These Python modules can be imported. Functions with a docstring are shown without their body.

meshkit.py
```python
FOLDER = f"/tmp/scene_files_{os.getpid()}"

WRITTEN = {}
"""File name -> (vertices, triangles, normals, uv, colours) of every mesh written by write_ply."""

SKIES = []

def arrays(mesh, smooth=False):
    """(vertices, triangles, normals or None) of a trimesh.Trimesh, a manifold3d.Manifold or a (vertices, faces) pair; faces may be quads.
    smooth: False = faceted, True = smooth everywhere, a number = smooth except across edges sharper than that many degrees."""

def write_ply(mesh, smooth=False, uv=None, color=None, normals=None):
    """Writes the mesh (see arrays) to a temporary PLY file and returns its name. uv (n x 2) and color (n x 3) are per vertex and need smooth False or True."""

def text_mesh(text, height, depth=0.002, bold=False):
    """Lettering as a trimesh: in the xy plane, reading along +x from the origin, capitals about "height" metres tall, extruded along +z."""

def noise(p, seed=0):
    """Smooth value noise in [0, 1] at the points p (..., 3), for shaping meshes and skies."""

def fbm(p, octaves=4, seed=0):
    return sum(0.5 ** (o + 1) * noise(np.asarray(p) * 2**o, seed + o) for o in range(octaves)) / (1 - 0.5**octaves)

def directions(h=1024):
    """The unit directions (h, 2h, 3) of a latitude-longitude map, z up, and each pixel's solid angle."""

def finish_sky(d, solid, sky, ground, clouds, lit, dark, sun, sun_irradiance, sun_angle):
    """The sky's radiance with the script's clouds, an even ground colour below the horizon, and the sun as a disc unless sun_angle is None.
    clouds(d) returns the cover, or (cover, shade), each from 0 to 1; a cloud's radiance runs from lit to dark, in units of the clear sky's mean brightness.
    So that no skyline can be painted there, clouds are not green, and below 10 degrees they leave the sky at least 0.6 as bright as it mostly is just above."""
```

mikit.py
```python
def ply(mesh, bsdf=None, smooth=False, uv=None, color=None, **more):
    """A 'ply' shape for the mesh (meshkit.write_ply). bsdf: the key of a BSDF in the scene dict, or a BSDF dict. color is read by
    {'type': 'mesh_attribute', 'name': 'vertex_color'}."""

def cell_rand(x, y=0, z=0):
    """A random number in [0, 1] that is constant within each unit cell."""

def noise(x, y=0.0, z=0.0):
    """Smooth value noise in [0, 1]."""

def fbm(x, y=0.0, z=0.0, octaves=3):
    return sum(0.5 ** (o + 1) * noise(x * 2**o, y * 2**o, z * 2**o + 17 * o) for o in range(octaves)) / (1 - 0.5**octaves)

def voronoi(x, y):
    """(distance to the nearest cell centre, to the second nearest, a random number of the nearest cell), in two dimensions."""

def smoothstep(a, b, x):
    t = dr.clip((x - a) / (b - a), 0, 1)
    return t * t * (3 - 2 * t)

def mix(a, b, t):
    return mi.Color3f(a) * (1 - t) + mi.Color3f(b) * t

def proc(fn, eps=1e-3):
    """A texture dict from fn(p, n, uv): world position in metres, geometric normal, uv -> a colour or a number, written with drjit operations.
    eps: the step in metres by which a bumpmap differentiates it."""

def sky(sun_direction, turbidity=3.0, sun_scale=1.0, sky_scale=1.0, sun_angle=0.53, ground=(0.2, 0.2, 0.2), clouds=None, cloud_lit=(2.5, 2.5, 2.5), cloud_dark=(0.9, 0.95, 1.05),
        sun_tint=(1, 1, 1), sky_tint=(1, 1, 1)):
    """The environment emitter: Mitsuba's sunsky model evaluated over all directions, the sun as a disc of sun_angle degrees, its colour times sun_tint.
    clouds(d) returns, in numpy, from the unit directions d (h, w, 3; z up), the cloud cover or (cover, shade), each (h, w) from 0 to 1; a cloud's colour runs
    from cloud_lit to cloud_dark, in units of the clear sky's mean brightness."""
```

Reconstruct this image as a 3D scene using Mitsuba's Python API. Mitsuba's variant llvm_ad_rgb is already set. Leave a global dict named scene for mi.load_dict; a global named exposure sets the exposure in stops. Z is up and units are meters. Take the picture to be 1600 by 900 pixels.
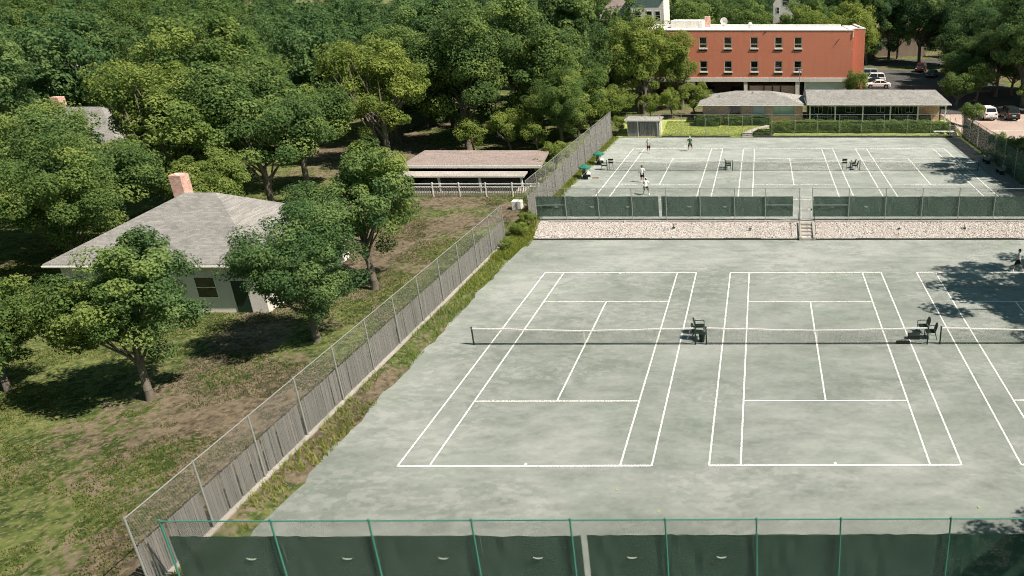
import math, random
import numpy as np, trimesh, mitsuba as mi, drjit as dr, manifold3d as m3
from shapely.geometry import Polygon, box as sbox, Point
import shapely.affinity as aff
import mikit, meshkit
from mikit import proc, noise, fbm, cell_rand, smoothstep, mix

# ------------------------------------------------------------------ camera, sky, exposure
T = mi.ScalarTransform4f
scene, labels = {}, {}
PIT, YAW, ROL = .3802, .0084, .0022
CAM = np.array([-3.206, -39.221, 19.198])
_f = np.array([math.sin(YAW) * math.cos(PIT), math.cos(YAW) * math.cos(PIT), -math.sin(PIT)])
_r = np.array([math.cos(YAW), -math.sin(YAW), 0])
_u = np.cross(_r, _f)
_u = np.cross(math.cos(ROL) * _r + math.sin(ROL) * _u, _f)
scene['camera'] = {'type': 'perspective', 'fov_axis': 'x', 'fov': math.degrees(2 * math.atan(800 / 1172.03)),
                   'to_world': T().look_at(origin=CAM.tolist(), target=(CAM + _f).tolist(), up=_u.tolist()),
                   'principal_point_offset_x': -.25, 'near_clip': .1, 'far_clip': 1500.}
EL, AZ = math.radians(52), math.radians(15)
SUN = (math.cos(EL) * math.cos(AZ), -math.cos(EL) * math.sin(AZ), math.sin(EL))
scene['sky'] = mikit.sky(SUN, turbidity=3, sky_scale=.50, sky_tint=(.97, 1.04, .71), sun_tint=(.955, 1.0, 1.13))
exposure = 2.25

# ------------------------------------------------------------------ helpers
COUNT = {}
def numbered(k):
    n = COUNT.get(k, 0); COUNT[k] = n + 1
    return k if n == 0 else f'{k}_{n:03d}'
def thing(name, label, cat, group=None):
    k = numbered(name); labels[k] = {'label': label, 'category': cat}
    if group: labels[k]['group'] = group
    return k
def put(key, shape, label=None, kind=None):
    scene[key] = shape
    if label or kind:
        labels.setdefault(key, {})
        if label: labels[key]['label'] = label
        if kind: labels[key]['kind'] = kind
    return key
def part(parent, name, mesh, mat, smooth=False, label=None, kind=None, **k):
    return put(numbered(parent + '__' + name), mesh if isinstance(mesh, dict) else mikit.ply(mesh, mat, smooth, **k), label, kind)
def solo(name, mesh, mat, label, cat, group=None, smooth=False, **k):
    key = thing(name, label, cat, group); scene[key] = mikit.ply(mesh, mat, smooth, **k); return key
def struct(name, mesh, mat, smooth=False, label=None, kind='structure', **k):
    key = numbered(name); scene[key] = mikit.ply(mesh, mat, smooth, **k); labels[key] = {'kind': kind}
    if label: labels[key]['label'] = label
    return key
def cat(ms): return trimesh.util.concatenate(ms)
def rz(a):
    c, s = math.cos(a), math.sin(a); return np.array([[c, -s, 0], [s, c, 0], [0, 0, 1.]])
def box(x0, x1, y0, y1, z0, z1):
    b = trimesh.creation.box((x1 - x0, y1 - y0, z1 - z0)); b.apply_translation(((x0 + x1) / 2, (y0 + y1) / 2, (z0 + z1) / 2)); return b
def cbox(x0, x1, y0, y1, z0, z1, c=.01):
    """box with chamfered edges"""
    p = [(x, y, z) for x in (x0, x1) for y in (y0, y1) for z in (z0, z1)]
    mid = np.array([(x0 + x1) / 2, (y0 + y1) / 2, (z0 + z1) / 2]); q = []
    for v in p:
        v = np.array(v); s = np.sign(mid - v) * c
        for a in range(3):
            w = v + s; w[a] = v[a]; q.append(w)
    return trimesh.Trimesh(q, process=False).convex_hull
def bars(P, Q, r, sides=3):
    """many straight bars as one (v, f)"""
    P, Q = np.atleast_2d(np.asarray(P, float)), np.atleast_2d(np.asarray(Q, float)); n = len(P)
    d = Q - P; d /= np.linalg.norm(d, axis=1, keepdims=True) + 1e-9
    a = np.cross(d, np.where(np.abs(d[:, 2:3]) < .9, [0, 0, 1.], [1., 0, 0])); a /= np.linalg.norm(a, axis=1, keepdims=True)
    b = np.cross(d, a); r = np.broadcast_to(np.asarray(r, float), (n,))
    t = np.arange(sides) * 2 * math.pi / sides
    o = (a[:, None] * np.cos(t)[:, None] + b[:, None] * np.sin(t)[:, None]) * r[:, None, None]
    v = np.concatenate([P[:, None] + o, Q[:, None] + o], 1).reshape(-1, 3)
    k = np.arange(sides); k2 = (k + 1) % sides
    f = np.concatenate([np.stack([k, k2, k2 + sides], 1), np.stack([k, k2 + sides, k + sides], 1)])
    f = (f[None] + (np.arange(n) * 2 * sides)[:, None, None]).reshape(-1, 3)
    return trimesh.Trimesh(v, f, process=False)
def tube(p, q, r, sides=10, r2=None):
    p, q = np.array(p, float), np.array(q, float); r2 = r if r2 is None else r2
    d = q - p; d /= np.linalg.norm(d); a = np.cross(d, [0, 0, 1.] if abs(d[2]) < .9 else [1., 0, 0]); a /= np.linalg.norm(a); b = np.cross(d, a)
    t = np.arange(sides) * 2 * math.pi / sides; c = np.outer(np.cos(t), a) + np.outer(np.sin(t), b)
    v = np.vstack([p + c * r, q + c * r2, [p], [q]]); n = sides; f = []
    for i in range(n):
        j = (i + 1) % n; f += [(i, j, n + j), (i, n + j, n + i), (2 * n, j, i), (2 * n + 1, n + i, n + j)]
    m = trimesh.Trimesh(v, f, process=False); return m
def poly_tube(pts, r, sides=8): return cat([tube(pts[i], pts[i + 1], r, sides) for i in range(len(pts) - 1)])
def quadgrid(xs, ys, zf):
    X, Y = np.meshgrid(xs, ys); Z = zf(X, Y); n, m = len(xs), len(ys)
    v = np.stack([X, Y, Z], -1).reshape(-1, 3); i = np.arange((m - 1) * n).reshape(m - 1, n)[:, :-1].ravel()
    return trimesh.Trimesh(v, np.vstack([np.stack([i, i + 1, i + n + 1], 1), np.stack([i, i + n + 1, i + n], 1)]), process=False)
def extrude(poly, h): return trimesh.creation.extrude_polygon(poly, h, engine='earcut')
def wall_xz(poly, y0, th):
    """polygon in (x, z) extruded from y0 to y0+th"""
    m = extrude(poly, th); v = m.vertices.copy(); m.vertices = np.stack([v[:, 0], y0 + th - v[:, 2], v[:, 1]], 1); return m
def sheet(x0, x1, y0, y1, z, t=.0):
    return trimesh.Trimesh([[x0, y0, z], [x1, y0, z], [x1, y1, z], [x0, y1, z]], [[0, 1, 2], [0, 2, 3]], process=False)
def moved(m, loc=(0, 0, 0), a=0., s=1.):
    m = m.copy(); m.vertices = (m.vertices * s) @ rz(a).T + np.array(loc); return m
def ss(a, b, x):
    t = np.clip((x - a) / (b - a), 0, 1); return t * t * (3 - 2 * t)

# ------------------------------------------------------------------ materials
def two(b): return {'type': 'twosided', 'b': b}
def rgb(c): return {'type': 'rgb', 'value': list(c)} if not isinstance(c, dict) else c
def mat(name, c, rough=.7, spec=.3, metal=0., **k):
    scene[name] = two({'type': 'principled', 'base_color': rgb(c), 'roughness': rough, 'specular': spec, 'metallic': metal, **k})
    return name
def g2(p, x, y, sx, sy): return dr.exp(-dr.square((p.x - x) / sx) - dr.square((p.y - y) / sy))
def clay_fn(p, n, uv):
    big = fbm(p.x * .13 + 3, p.y * .22, 1.5, 4)
    wx = p.x + 1.6 * fbm(p.x * .25, p.y * .25, 7, 2); wy = p.y + 1.2 * fbm(p.x * .2, p.y * .3, 9, 2)
    st = fbm(wx * .8 + wy * .2, wy * 1.7, 3, 5)
    fine = fbm(p.x * 5, p.y * 7, 2, 3)
    sp = smoothstep(.58, .8, fbm(p.x * 1.7, p.y * 3.4, 5, 3))
    fl = fbm(wx * 2.6 + wy * .5, wy * 4.2, 11, 4); fl = smoothstep(.5, .6, fl) * smoothstep(.4, .6, fbm(p.x * .22 + 9, p.y * .35, 6, 3)); drag = fbm(wx * .8 - wy * .6, wy * 5, 4, 2)
    dry = g2(p, 1, 16.5, 12, 3.5) * .7 + g2(p, 3, -12.5, 4, 2.2) * .8 + g2(p, -20, 9, 4, 4) * .6 + g2(p, -14, -10, 8, 2.5) * .3 + smoothstep(34, 52, p.y) * .5 + g2(p, 0, 26, 30, 5) * .25 + g2(p, -9, 15, 8, 2) * .3
    v = (big - .5) * .95 + (st - .5) * .55 + (fine - .5) * .30 + sp * .10 + fl * .22 + (drag - .5) * .12 - .05 + dry * (.15 + .75 * st) * .75
    c = mix((.183, .214, .196), (.335, .368, .354), dr.clip(.38 + 1.3 * v, 0, 1))
    gr = smoothstep(.55, .75, fbm(p.x * .3 + 20, p.y * .45, 4, 3)) * .5
    return c * mix((1, 1, 1), (.955, 1.0, .94), gr)
mat('clay', proc(clay_fn), .95, .12)
mat('tape', (.82, .82, .8), .7, .2)
def ground_fn(p, n, uv):
    a = fbm(p.x * .12, p.y * .12, 0, 4); b = noise(p.x * 3, p.y * 3); c = fbm(p.x * .9, p.y * .9, 5, 2)
    f = fbm(p.x * 5, p.y * 5, 2, 3); q = dr.clip(.5 + (b - .5) * .5 + (c - .5) * .8 + (f - .5) * 1.6, 0, 1)
    g = mix((.035, .06, .018), (.135, .165, .055), q)
    lit = smoothstep(.66, .72, fbm(p.x * 9, p.y * 9, 8, 2))
    return mix(mix(g, mix((.06, .05, .035), (.17, .145, .105), q), smoothstep(.50, .60, a + (f - .5) * .35 + (c - .5) * .2)), (.23, .19, .12), lit * .6)
mat('ground_soil', proc(ground_fn), .95, .1)
def lawn_fn(p, n, uv):
    a = fbm(p.x * .5, p.y * .9, 0, 3); b = noise(p.x * 8, p.y * 8)
    return mix((.25, .32, .09), (.38, .44, .15), dr.clip(a * .7 + b * .5 - .1, 0, 1))
mat('lawn_grass', proc(lawn_fn), .95, .1)
def leaf_of(d, l, y):
    def fn(p, n, uv):
        w = noise(p.x * .35, p.y * .35, p.z * .35)
        return mix(mix(d, l, uv.x * .75 + .25 * w), y, smoothstep(.45, 1., uv.y) * .85) * mix((.80, .93, 1.0), (1.03, 1.05, .88), smoothstep(.3, .7, noise(p.x * .07, p.y * .07, 3)))
    return fn
def leaf(name, d, l, y, tr=.8):
    scene[name] = {'type': 'principledthin', 'base_color': proc(leaf_of(d, l, y)), 'roughness': .36, 'diff_trans': tr, 'spec_trans': 0., 'eta': 1.4}
leaf('leaf_dark', (.058, .115, .058), (.17, .255, .10), (.31, .40, .14), .8)
leaf('leaf_mid', (.078, .145, .062), (.205, .30, .105), (.35, .43, .15), .9)
leaf('leaf_light', (.145, .215, .07), (.30, .38, .115), (.40, .46, .15), .9)
leaf('leaf_weed', (.15, .215, .055), (.32, .38, .10), (.42, .42, .14), .9)
leaf('leaf_grass', (.07, .11, .03), (.15, .18, .05), (.22, .20, .08), .9)
def bark_fn(p, n, uv):
    return mix((.10, .09, .075), (.23, .21, .18), fbm(p.x * 5, p.y * 5, p.z * 1.2, 3))
mat('bark', proc(bark_fn), .9, .1)
def conc_fn(p, n, uv):
    a = fbm(p.x * .8, p.y * .8, p.z * .8, 4); b = noise(p.x * 12, p.y * 12, p.z * 12)
    return mix((.26, .25, .23), (.48, .46, .43), dr.clip(a * .8 + b * .25, 0, 1))
mat('concrete', proc(conc_fn), .9, .15)
def asphalt_fn(p, n, uv):
    a = fbm(p.x * .3, p.y * .3, 0, 4); b = noise(p.x * 7, p.y * 7)
    return mix((.045, .05, .05), (.10, .10, .098), dr.clip(a * .8 + b * .25, 0, 1))
mat('asphalt', proc(asphalt_fn), .9, .2)
def pink_fn(p, n, uv):
    a = fbm(p.x * .35, p.y * .35, 2, 4); b = noise(p.x * 6, p.y * 6)
    return mix((.30, .235, .20), (.43, .35, .31), dr.clip(a * .8 + b * .25, 0, 1))
mat('pink_paving', proc(pink_fn), .9, .2)
def dark_gravel_fn(p, n, uv):
    b = noise(p.x * 9, p.y * 9); c = cell_rand(p.x * 7, p.y * 7)
    return mix((.10, .10, .095), (.24, .235, .225), dr.clip(b * .5 + c * .5, 0, 1))
mat('dark_gravel', proc(dark_gravel_fn), .95, .1)
def timber_fn(p, n, uv):
    a = fbm(p.x * .7, p.y * .7, p.z * 14, 3); return mix((.035, .045, .038), (.13, .13, .11), a)
mat('timber', proc(timber_fn), .9, .15)
def grey_wood_fn(p, n, uv):
    a = fbm(p.x * 9, p.y * 9, p.z * .8, 3); b = cell_rand(p.x * 11, p.y * 11)
    return mix((.13, .13, .125), (.27, .265, .255), dr.clip(a * .6 + b * .45, 0, 1))
mat('grey_slat', proc(grey_wood_fn), .9, .15)
def stone_fn(p, n, uv):
    return mix(mix(mix((.335, .325, .31), (.745, .73, .71), uv.x), (.47, .37, .335), smoothstep(.68, .9, uv.y)), (.10, .09, .08), smoothstep(.12, .06, uv.y))
mat('stone', proc(stone_fn), .85, .25)
def screen_fn(p, n, uv):
    a = fbm(p.x * .6, p.y * .6, p.z * .9, 4); b = noise(p.x * 18, p.y * 18, p.z * 18)
    return mix((.032, .085, .060), (.075, .150, .112), dr.clip(a * .9 + b * .3 - .1, 0, 1))
mat('screen_fabric', proc(screen_fn), .8, .2)
mat('vent_fabric', (.42, .47, .43), .8, .2)
mat('green_paint', (.05, .22, .17), .4, .5)
mat('green_dark', (.012, .035, .025), .5, .4)
mat('chair_green', (.010, .022, .016), .55, .35)
mat('galvanised', (.36, .38, .37), .45, .5, .35)
mat('wire', (.20, .22, .21), .6, .4)
mat('net_cord', (.022, .026, .024), .8, .2)
mat('white_paint', (.78, .78, .75), .5, .4)
mat('cream_paint', (.55, .52, .46), .6, .3)
mat('canopy_teal', (.03, .19, .14), .7, .2)
def brick_fn(p, n, uv):
    h = p.x + p.y; row = dr.floor(p.z / .075); u = h / .22 + .5 * (row - 2 * dr.floor(row * .5))
    fu = u - dr.floor(u); fv = p.z / .075 - row
    e = dr.minimum(dr.minimum(fu, 1 - fu) * .22, dr.minimum(fv, 1 - fv) * .075)
    r = cell_rand(u, row, 3)
    c = mix(mix((.48, .24, .19), (.70, .42, .35), r), (.62, .48, .42), smoothstep(.75, .95, cell_rand(u, row, 9)))
    return mix((.66, .59, .55), c, smoothstep(.003, .008, e))
mat('brick', proc(brick_fn), .85, .2)
def shingle_fn(p, n, uv):
    row = dr.floor(p.z / .055); u = (p.x + p.y * .3) / .3 + .37 * row
    r = cell_rand(u, row, 1); b = fbm(p.x * .8, p.y * .8, p.z * 2, 3); f = p.z / .055 - row
    c = mix((.20, .205, .20), (.37, .37, .36), dr.clip(r * .55 + b * .6 - .1, 0, 1))
    return c * dr.select(f < .12, mi.Float(.6), mi.Float(1.))
mat('shingle', proc(shingle_fn), .9, .15)
def red_fn(p, n, uv):
    a = fbm(p.x * .25, p.y * .3, p.z * .5, 4); st = fbm(p.x * 3, 0, p.z * .25, 3)
    row = dr.floor(p.z / .2); f = p.z / .2 - row
    c = mix((.60, .222, .142), (.65, .250, .164), dr.clip(a, 0, 1))
    return c * mix((1, 1, 1), (.94, .93, .93), smoothstep(.55, .8, st)) * dr.select(f < .07, mi.Float(.93), mi.Float(1.))
mat('red_render', proc(red_fn), .85, .2)
def pale_fn(p, n, uv):
    a = fbm(p.x * .6, p.y * .6, p.z * .9, 4); st = fbm(p.x * 4, p.y * 4, p.z * .3, 2)
    return mix((.72, .70, .66), (.48, .45, .41), smoothstep(.5, .85, a * .5 + st * .5))
mat('pale_render', proc(pale_fn), .8, .2)
def pinkroof_fn(p, n, uv):
    a = fbm(p.x * .8, p.y * 2, p.z * 3, 3); return mix((.21, .175, .165), (.33, .285, .27), a)
mat('dusty_roof', proc(pinkroof_fn), .85, .2)
scene['pane'] = {'type': 'thindielectric', 'int_ior': 1.5}
mat('glass_dark', (.015, .022, .022), .06, .8)
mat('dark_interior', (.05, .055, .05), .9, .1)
mat('rubber', (.02, .02, .02), .8, .2)
mat('rim_metal', (.5, .5, .5), .3, .5, .8)
for nm, c in dict(white=(.78, .78, .77), silver=(.42, .44, .45), black=(.018, .02, .02), maroon=(.055, .014, .013), greygreen=(.08, .1, .1)).items():
    mat('car_' + nm, c, .3, .5, .25 if nm == 'silver' else 0., clearcoat=.8, clearcoat_gloss=.9)
mat('lamp_red', (.4, .02, .02), .25, .5); mat('lamp_clear', (.7, .7, .68), .15, .6)
mat('skin', (.42, .25, .17), .6, .3); mat('skin_dark', (.20, .11, .07), .6, .3)
mat('cloth_white', (.78, .78, .76), .85, .2); mat('cloth_black', (.02, .022, .025), .85, .2); mat('cloth_grey', (.42, .45, .45), .85, .2)
mat('cloth_green', (.05, .13, .08), .85, .2); mat('hair_dark', (.03, .02, .015), .6, .3); mat('ball', (.6, .7, .15), .9, .1)
mat('blind_cloth', (.34, .46, .46), .9, .1); mat('red_paint', (.5, .05, .03), .5, .4)

# ------------------------------------------------------------------ ground
UP = .86
def ground_h(x, y):
    zi = np.interp(y, [19.4, 22, 60.4, 66.5], [0, UP, UP, 1.7])
    zl = np.interp(y, [-20, 10, 30, 45, 70], [.2, .35, .8, 1.0, 1.7])
    zr = np.interp(y, [10, 25, 55, 75, 84, 98], [.2, .9, 1.0, 1.3, 1.7, 2.5])
    w = ss(-23.2, -26, x); z = zi * (1 - w) + zl * w
    w = np.where(y > 76, ss(11.5, 13.5, x), ss(23, 25.5, x)); z = z * (1 - w) + zr * w
    z = z + np.maximum(0, y - 135) * .035 + np.maximum(0, -x - 80) * .03
    inside = (x > -22.9) & (x < 23) & (y > -21) & (y < 60.3)
    return z - np.where(inside, .35, 0)
gx = np.concatenate([np.arange(-420, -40, 10), np.arange(-40, 40, .8), np.arange(40, 260, 10)])
gy = np.concatenate([np.arange(-120, -24, 8), np.arange(-24, 90, .8), np.arange(90, 520, 10)])
struct('ground', quadgrid(gx, gy, ground_h), 'ground_soil', True)
# lower courts: one clay sheet with a slightly ragged left edge
def clay_sheet(x0f, x1f, y0, y1, z):
    ys = np.linspace(y0, y1, 60); v, f = [], []
    for i, y in enumerate(ys):
        v += [(x0f(y), y, z), (x1f(y), y, z)]
        if i: f += [(2 * i - 2, 2 * i - 1, 2 * i + 1), (2 * i - 2, 2 * i + 1, 2 * i)]
    return trimesh.Trimesh(v, f, process=False)
rag = lambda y: -22.45 + .12 * math.sin(y * 1.3) + .08 * math.sin(y * 3.7) + .35 * ss(16, 19.3, y)
LOW = struct('court_surface', clay_sheet(rag, lambda y: 22.8, -20.5, 19.43, 0.), 'clay')
UPP = struct('court_surface', clay_sheet(lambda y: -22.35 + .1 * math.sin(y * 1.7), lambda y: 20.85 + .06 * math.sin(y * .9), 21.95, 60.2, UP), 'clay')
struct('gravel_path', sheet(20.7, 22.95, 21.95, 60.2, UP - .008), 'dark_gravel')
# painted tapes of each court
S, D, L, V = 4.115, 5.485, 11.885, 6.40
def court_lines(parent, cx, cy, z):
    h = .037; hb = .052; z += .004
    def ln(x0, x1, y0, y1, w): part(parent, 'line', box(cx + x0, cx + x1, cy + y0, cy + y1, z - .004, z + w), 'tape')
    for s in (-1, 1):
        ln(s * D - h, s * D + h, -L, L, .0008); ln(s * S - h, s * S + h, -L + hb, L - hb, .0012)
        ln(-D + h, D - h, s * L - hb, s * L + hb, .0016); ln(-S + h, S - h, s * V - h, s * V + h, .002)
        ln(-hb, hb, min(s * (L - hb), s * (L - .22)), max(s * (L - hb), s * (L - .22)), .0024)
    ln(-h, h, -V + h, V - h, .0024)
LOWC = [(-13.475, 0), (-.03, 0), (13.53, 0)]
UPC = [(-13.52, 40.93), (0., 40.93), (13.78, 40.93)]
for c in LOWC: court_lines(LOW, *c, 0.)
for c in UPC: court_lines(UPP, *c, UP)

# ------------------------------------------------------------------ nets
def net_z(u): return .914 + (1.07 - .914) * (abs(u) / 6.40) ** 1.25
def net(cx, cy, z, label, post):
    t = thing('tennis_net', label, 'tennis net', None)
    us = np.arange(-6.38, 6.381, .0485); P, Q = [], []
    for u in us: P.append((cx + u, cy, z + .03)); Q.append((cx + u, cy, z + net_z(u) - .02))
    seg = np.linspace(-6.38, 6.38, 17)
    for k in range(20):
        for a, b in zip(seg[:-1], seg[1:]):
            t0 = .03 + (k / 19) * (net_z(a) - .07); t1 = .03 + (k / 19) * (net_z(b) - .07)
            P.append((cx + a, cy, z + t0)); Q.append((cx + b, cy, z + t1))
    part(t, 'netting', bars(P, Q, .003), 'net_cord', kind='stuff')
    v, f = [], []
    for i, u in enumerate(np.linspace(-6.38, 6.38, 41)):
        zz = z + net_z(u)
        v += [(cx + u, cy - .034, zz - .06), (cx + u, cy - .028, zz), (cx + u, cy + .028, zz), (cx + u, cy + .034, zz - .06)]
        if i:
            o = 4 * i
            for a, b in ((0, 1), (1, 2), (2, 3), (3, 0)): f += [(o - 4 + a, o + a, o + b), (o - 4 + a, o + b, o - 4 + b)]
    part(t, 'headband', trimesh.Trimesh(v, f, process=False), 'white_paint')
    part(t, 'center_strap', cbox(cx - .028, cx + .028, cy - .024, cy + .024, z + .006, z + .92, .004), 'white_paint')
    for s in (-1, 1):
        p = part(t, 'net_post', cat([tube((cx + s * 6.41, cy, z), (cx + s * 6.41, cy, z + 1.1), .045, 12), tube((cx + s * 6.41, cy, z + 1.1), (cx + s * 6.41, cy, z + 1.13), .052, 12)]), post)
        if s > 0: part(p, 'crank', tube((cx + 6.46, cy, z + .72), (cx + 6.62, cy, z + .72), .018), post)
    part(t, 'bottom_cord', bars([(cx - 6.38, cy, z + .03)], [(cx + 6.38, cy, z + .03)], .011, 6), 'net_cord')
for c, l in zip(LOWC, ('tennis net across the lower court cut by the left picture edge', 'tennis net across the middle lower court between two chair pairs', 'tennis net of the lower court partly under tree shadow')):
    net(*c, 0., l, 'green_dark')
for c, l in zip(UPC, ('tennis net on the upper court where four people play', 'tennis net across the empty middle upper court', 'tennis net of the upper court reaching into tree shade')):
    net(*c, UP, l, 'green_dark')

# ------------------------------------------------------------------ gravel bank, timber edging, steps
rng = np.random.default_rng(5)
def bank_h(x, y): return np.interp(y, [19.45, 19.6, 21.7, 22.0], [.10, .14, UP - .02, UP - .015]) + .02 * (meshkit.noise(np.stack([x * 2, y * 2, 0 * x], -1)) - .5)
struct('gravel_bank', quadgrid(np.linspace(-22.2, 23, 180), np.linspace(19.5, 21.98, 14), bank_h), 'stone', True, uv=np.full((180 * 14, 2), .45))
def stones(n, xr, yr, hf, s0, s1, seed):
    r = np.random.default_rng(seed); base = trimesh.creation.icosahedron(); V = np.asarray(base.vertices); F = np.asarray(base.faces)
    x, y = r.uniform(*xr, n), r.uniform(*yr, n); sz = r.uniform(s0, s1, n)
    v = V[None] * (1 + r.uniform(-.25, .25, (n, 12, 1))) * sz[:, None, None] * r.uniform(.6, 1.1, (n, 1, 3)) * [1, 1, .75]
    v += np.stack([x, y, hf(x, y) + sz * .25], 1)[:, None]
    f = (F[None] + (np.arange(n) * 12)[:, None, None]).reshape(-1, 3)
    uv = np.repeat(r.uniform(0, 1, (n, 2)), 12, 0)
    return trimesh.Trimesh(v.reshape(-1, 3), f, process=False), uv
m, uv = stones(21000, (-22.0, 23), (19.55, 21.75), bank_h, .028, .062, 3)
keep = ~((m.vertices[:, 0].reshape(-1, 12).mean(1) > -.35) & (m.vertices[:, 0].reshape(-1, 12).mean(1) < 1.2)); kf = np.repeat(keep, 20)
m = trimesh.Trimesh(m.vertices, m.faces[kf], process=False)
struct('gravel', m, 'stone', False, kind='stuff', label='pinkish white gravel covering the bank between the courts', uv=uv)
t = thing('timber_edging', 'low dark timber edging along the foot of the gravel bank', 'edging')
x = -22.1; k = 0
while x < 23:
    w = [2.4, 3.1, 4.2, 3.6][k % 4]; x1 = min(x + w, 23.1)
    if not (x1 > -.25 and x < 1.1): part(t, 'plank', cbox(x + .01, x1 - .01, 19.42 + .02 * (k % 2), 19.5 + .02 * (k % 2), -.05, .13 + .015 * (k % 3), .008), 'timber')
    else:
        if x < -.3: part(t, 'plank', cbox(x + .01, -.31, 19.42, 19.5, -.05, .13, .008), 'timber')
        if x1 > 1.2: part(t, 'plank', cbox(1.2, x1 - .01, 19.42, 19.5, -.05, .13, .008), 'timber')
    x = x1; k += 1
for i, (px, s) in enumerate(((-4.2, 1), (8.2, 1), (13.7, 1), (-10.6, 1))):
    solo('sprinkler_head', cat([tube((px, 20.5 + .1 * i, .4), (px, 20.5 + .1 * i, .95 if i in (2, 3) else .62), .03, 8), cbox(px - .10, px + .13, 20.44 + .1 * i, 20.56 + .1 * i, .58, .68, .01)]), 'green_dark',
         ('small dark sprinkler on the gravel left of the concrete steps', 'small dark sprinkler on the gravel right of the concrete steps', 'thin standing stake sprinkler on the gravel far right', 'thin standing stake sprinkler on the gravel under the left screen')[i], 'sprinkler')
t = thing('concrete_steps', 'pale concrete steps climbing the gravel bank to the court gate', 'steps')
for i in range(5):
    part(t, 'tread', cbox(.05, .98, 19.36 + .47 * i, 19.36 + .47 * i + .62 - .1 * (i == 4), (.0 if i == 0 else .17 * i - .08), .172 * (i + 1), .012), 'concrete')
for sx in (-.16, .98):
    part(t, 'cheek_wall', wallp := trimesh.Trimesh([(sx + .003, 19.3, 0), (sx + .2, 19.3, 0), (sx + .003, 19.3, .27), (sx + .2, 19.3, .27), (sx + .003, 21.6, 0.3), (sx + .2, 21.6, 0.3), (sx + .003, 21.6, 1.02), (sx + .2, 21.6, 1.02)], process=False).convex_hull, 'concrete')
for sx in (-.14, 1.16):
    part(t, 'handrail', poly_tube([(sx, 19.5, .2), (sx, 19.5, 1.0), (sx, 21.5, 1.75), (sx, 21.5, .9)], .02, 6), 'green_dark')

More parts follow.
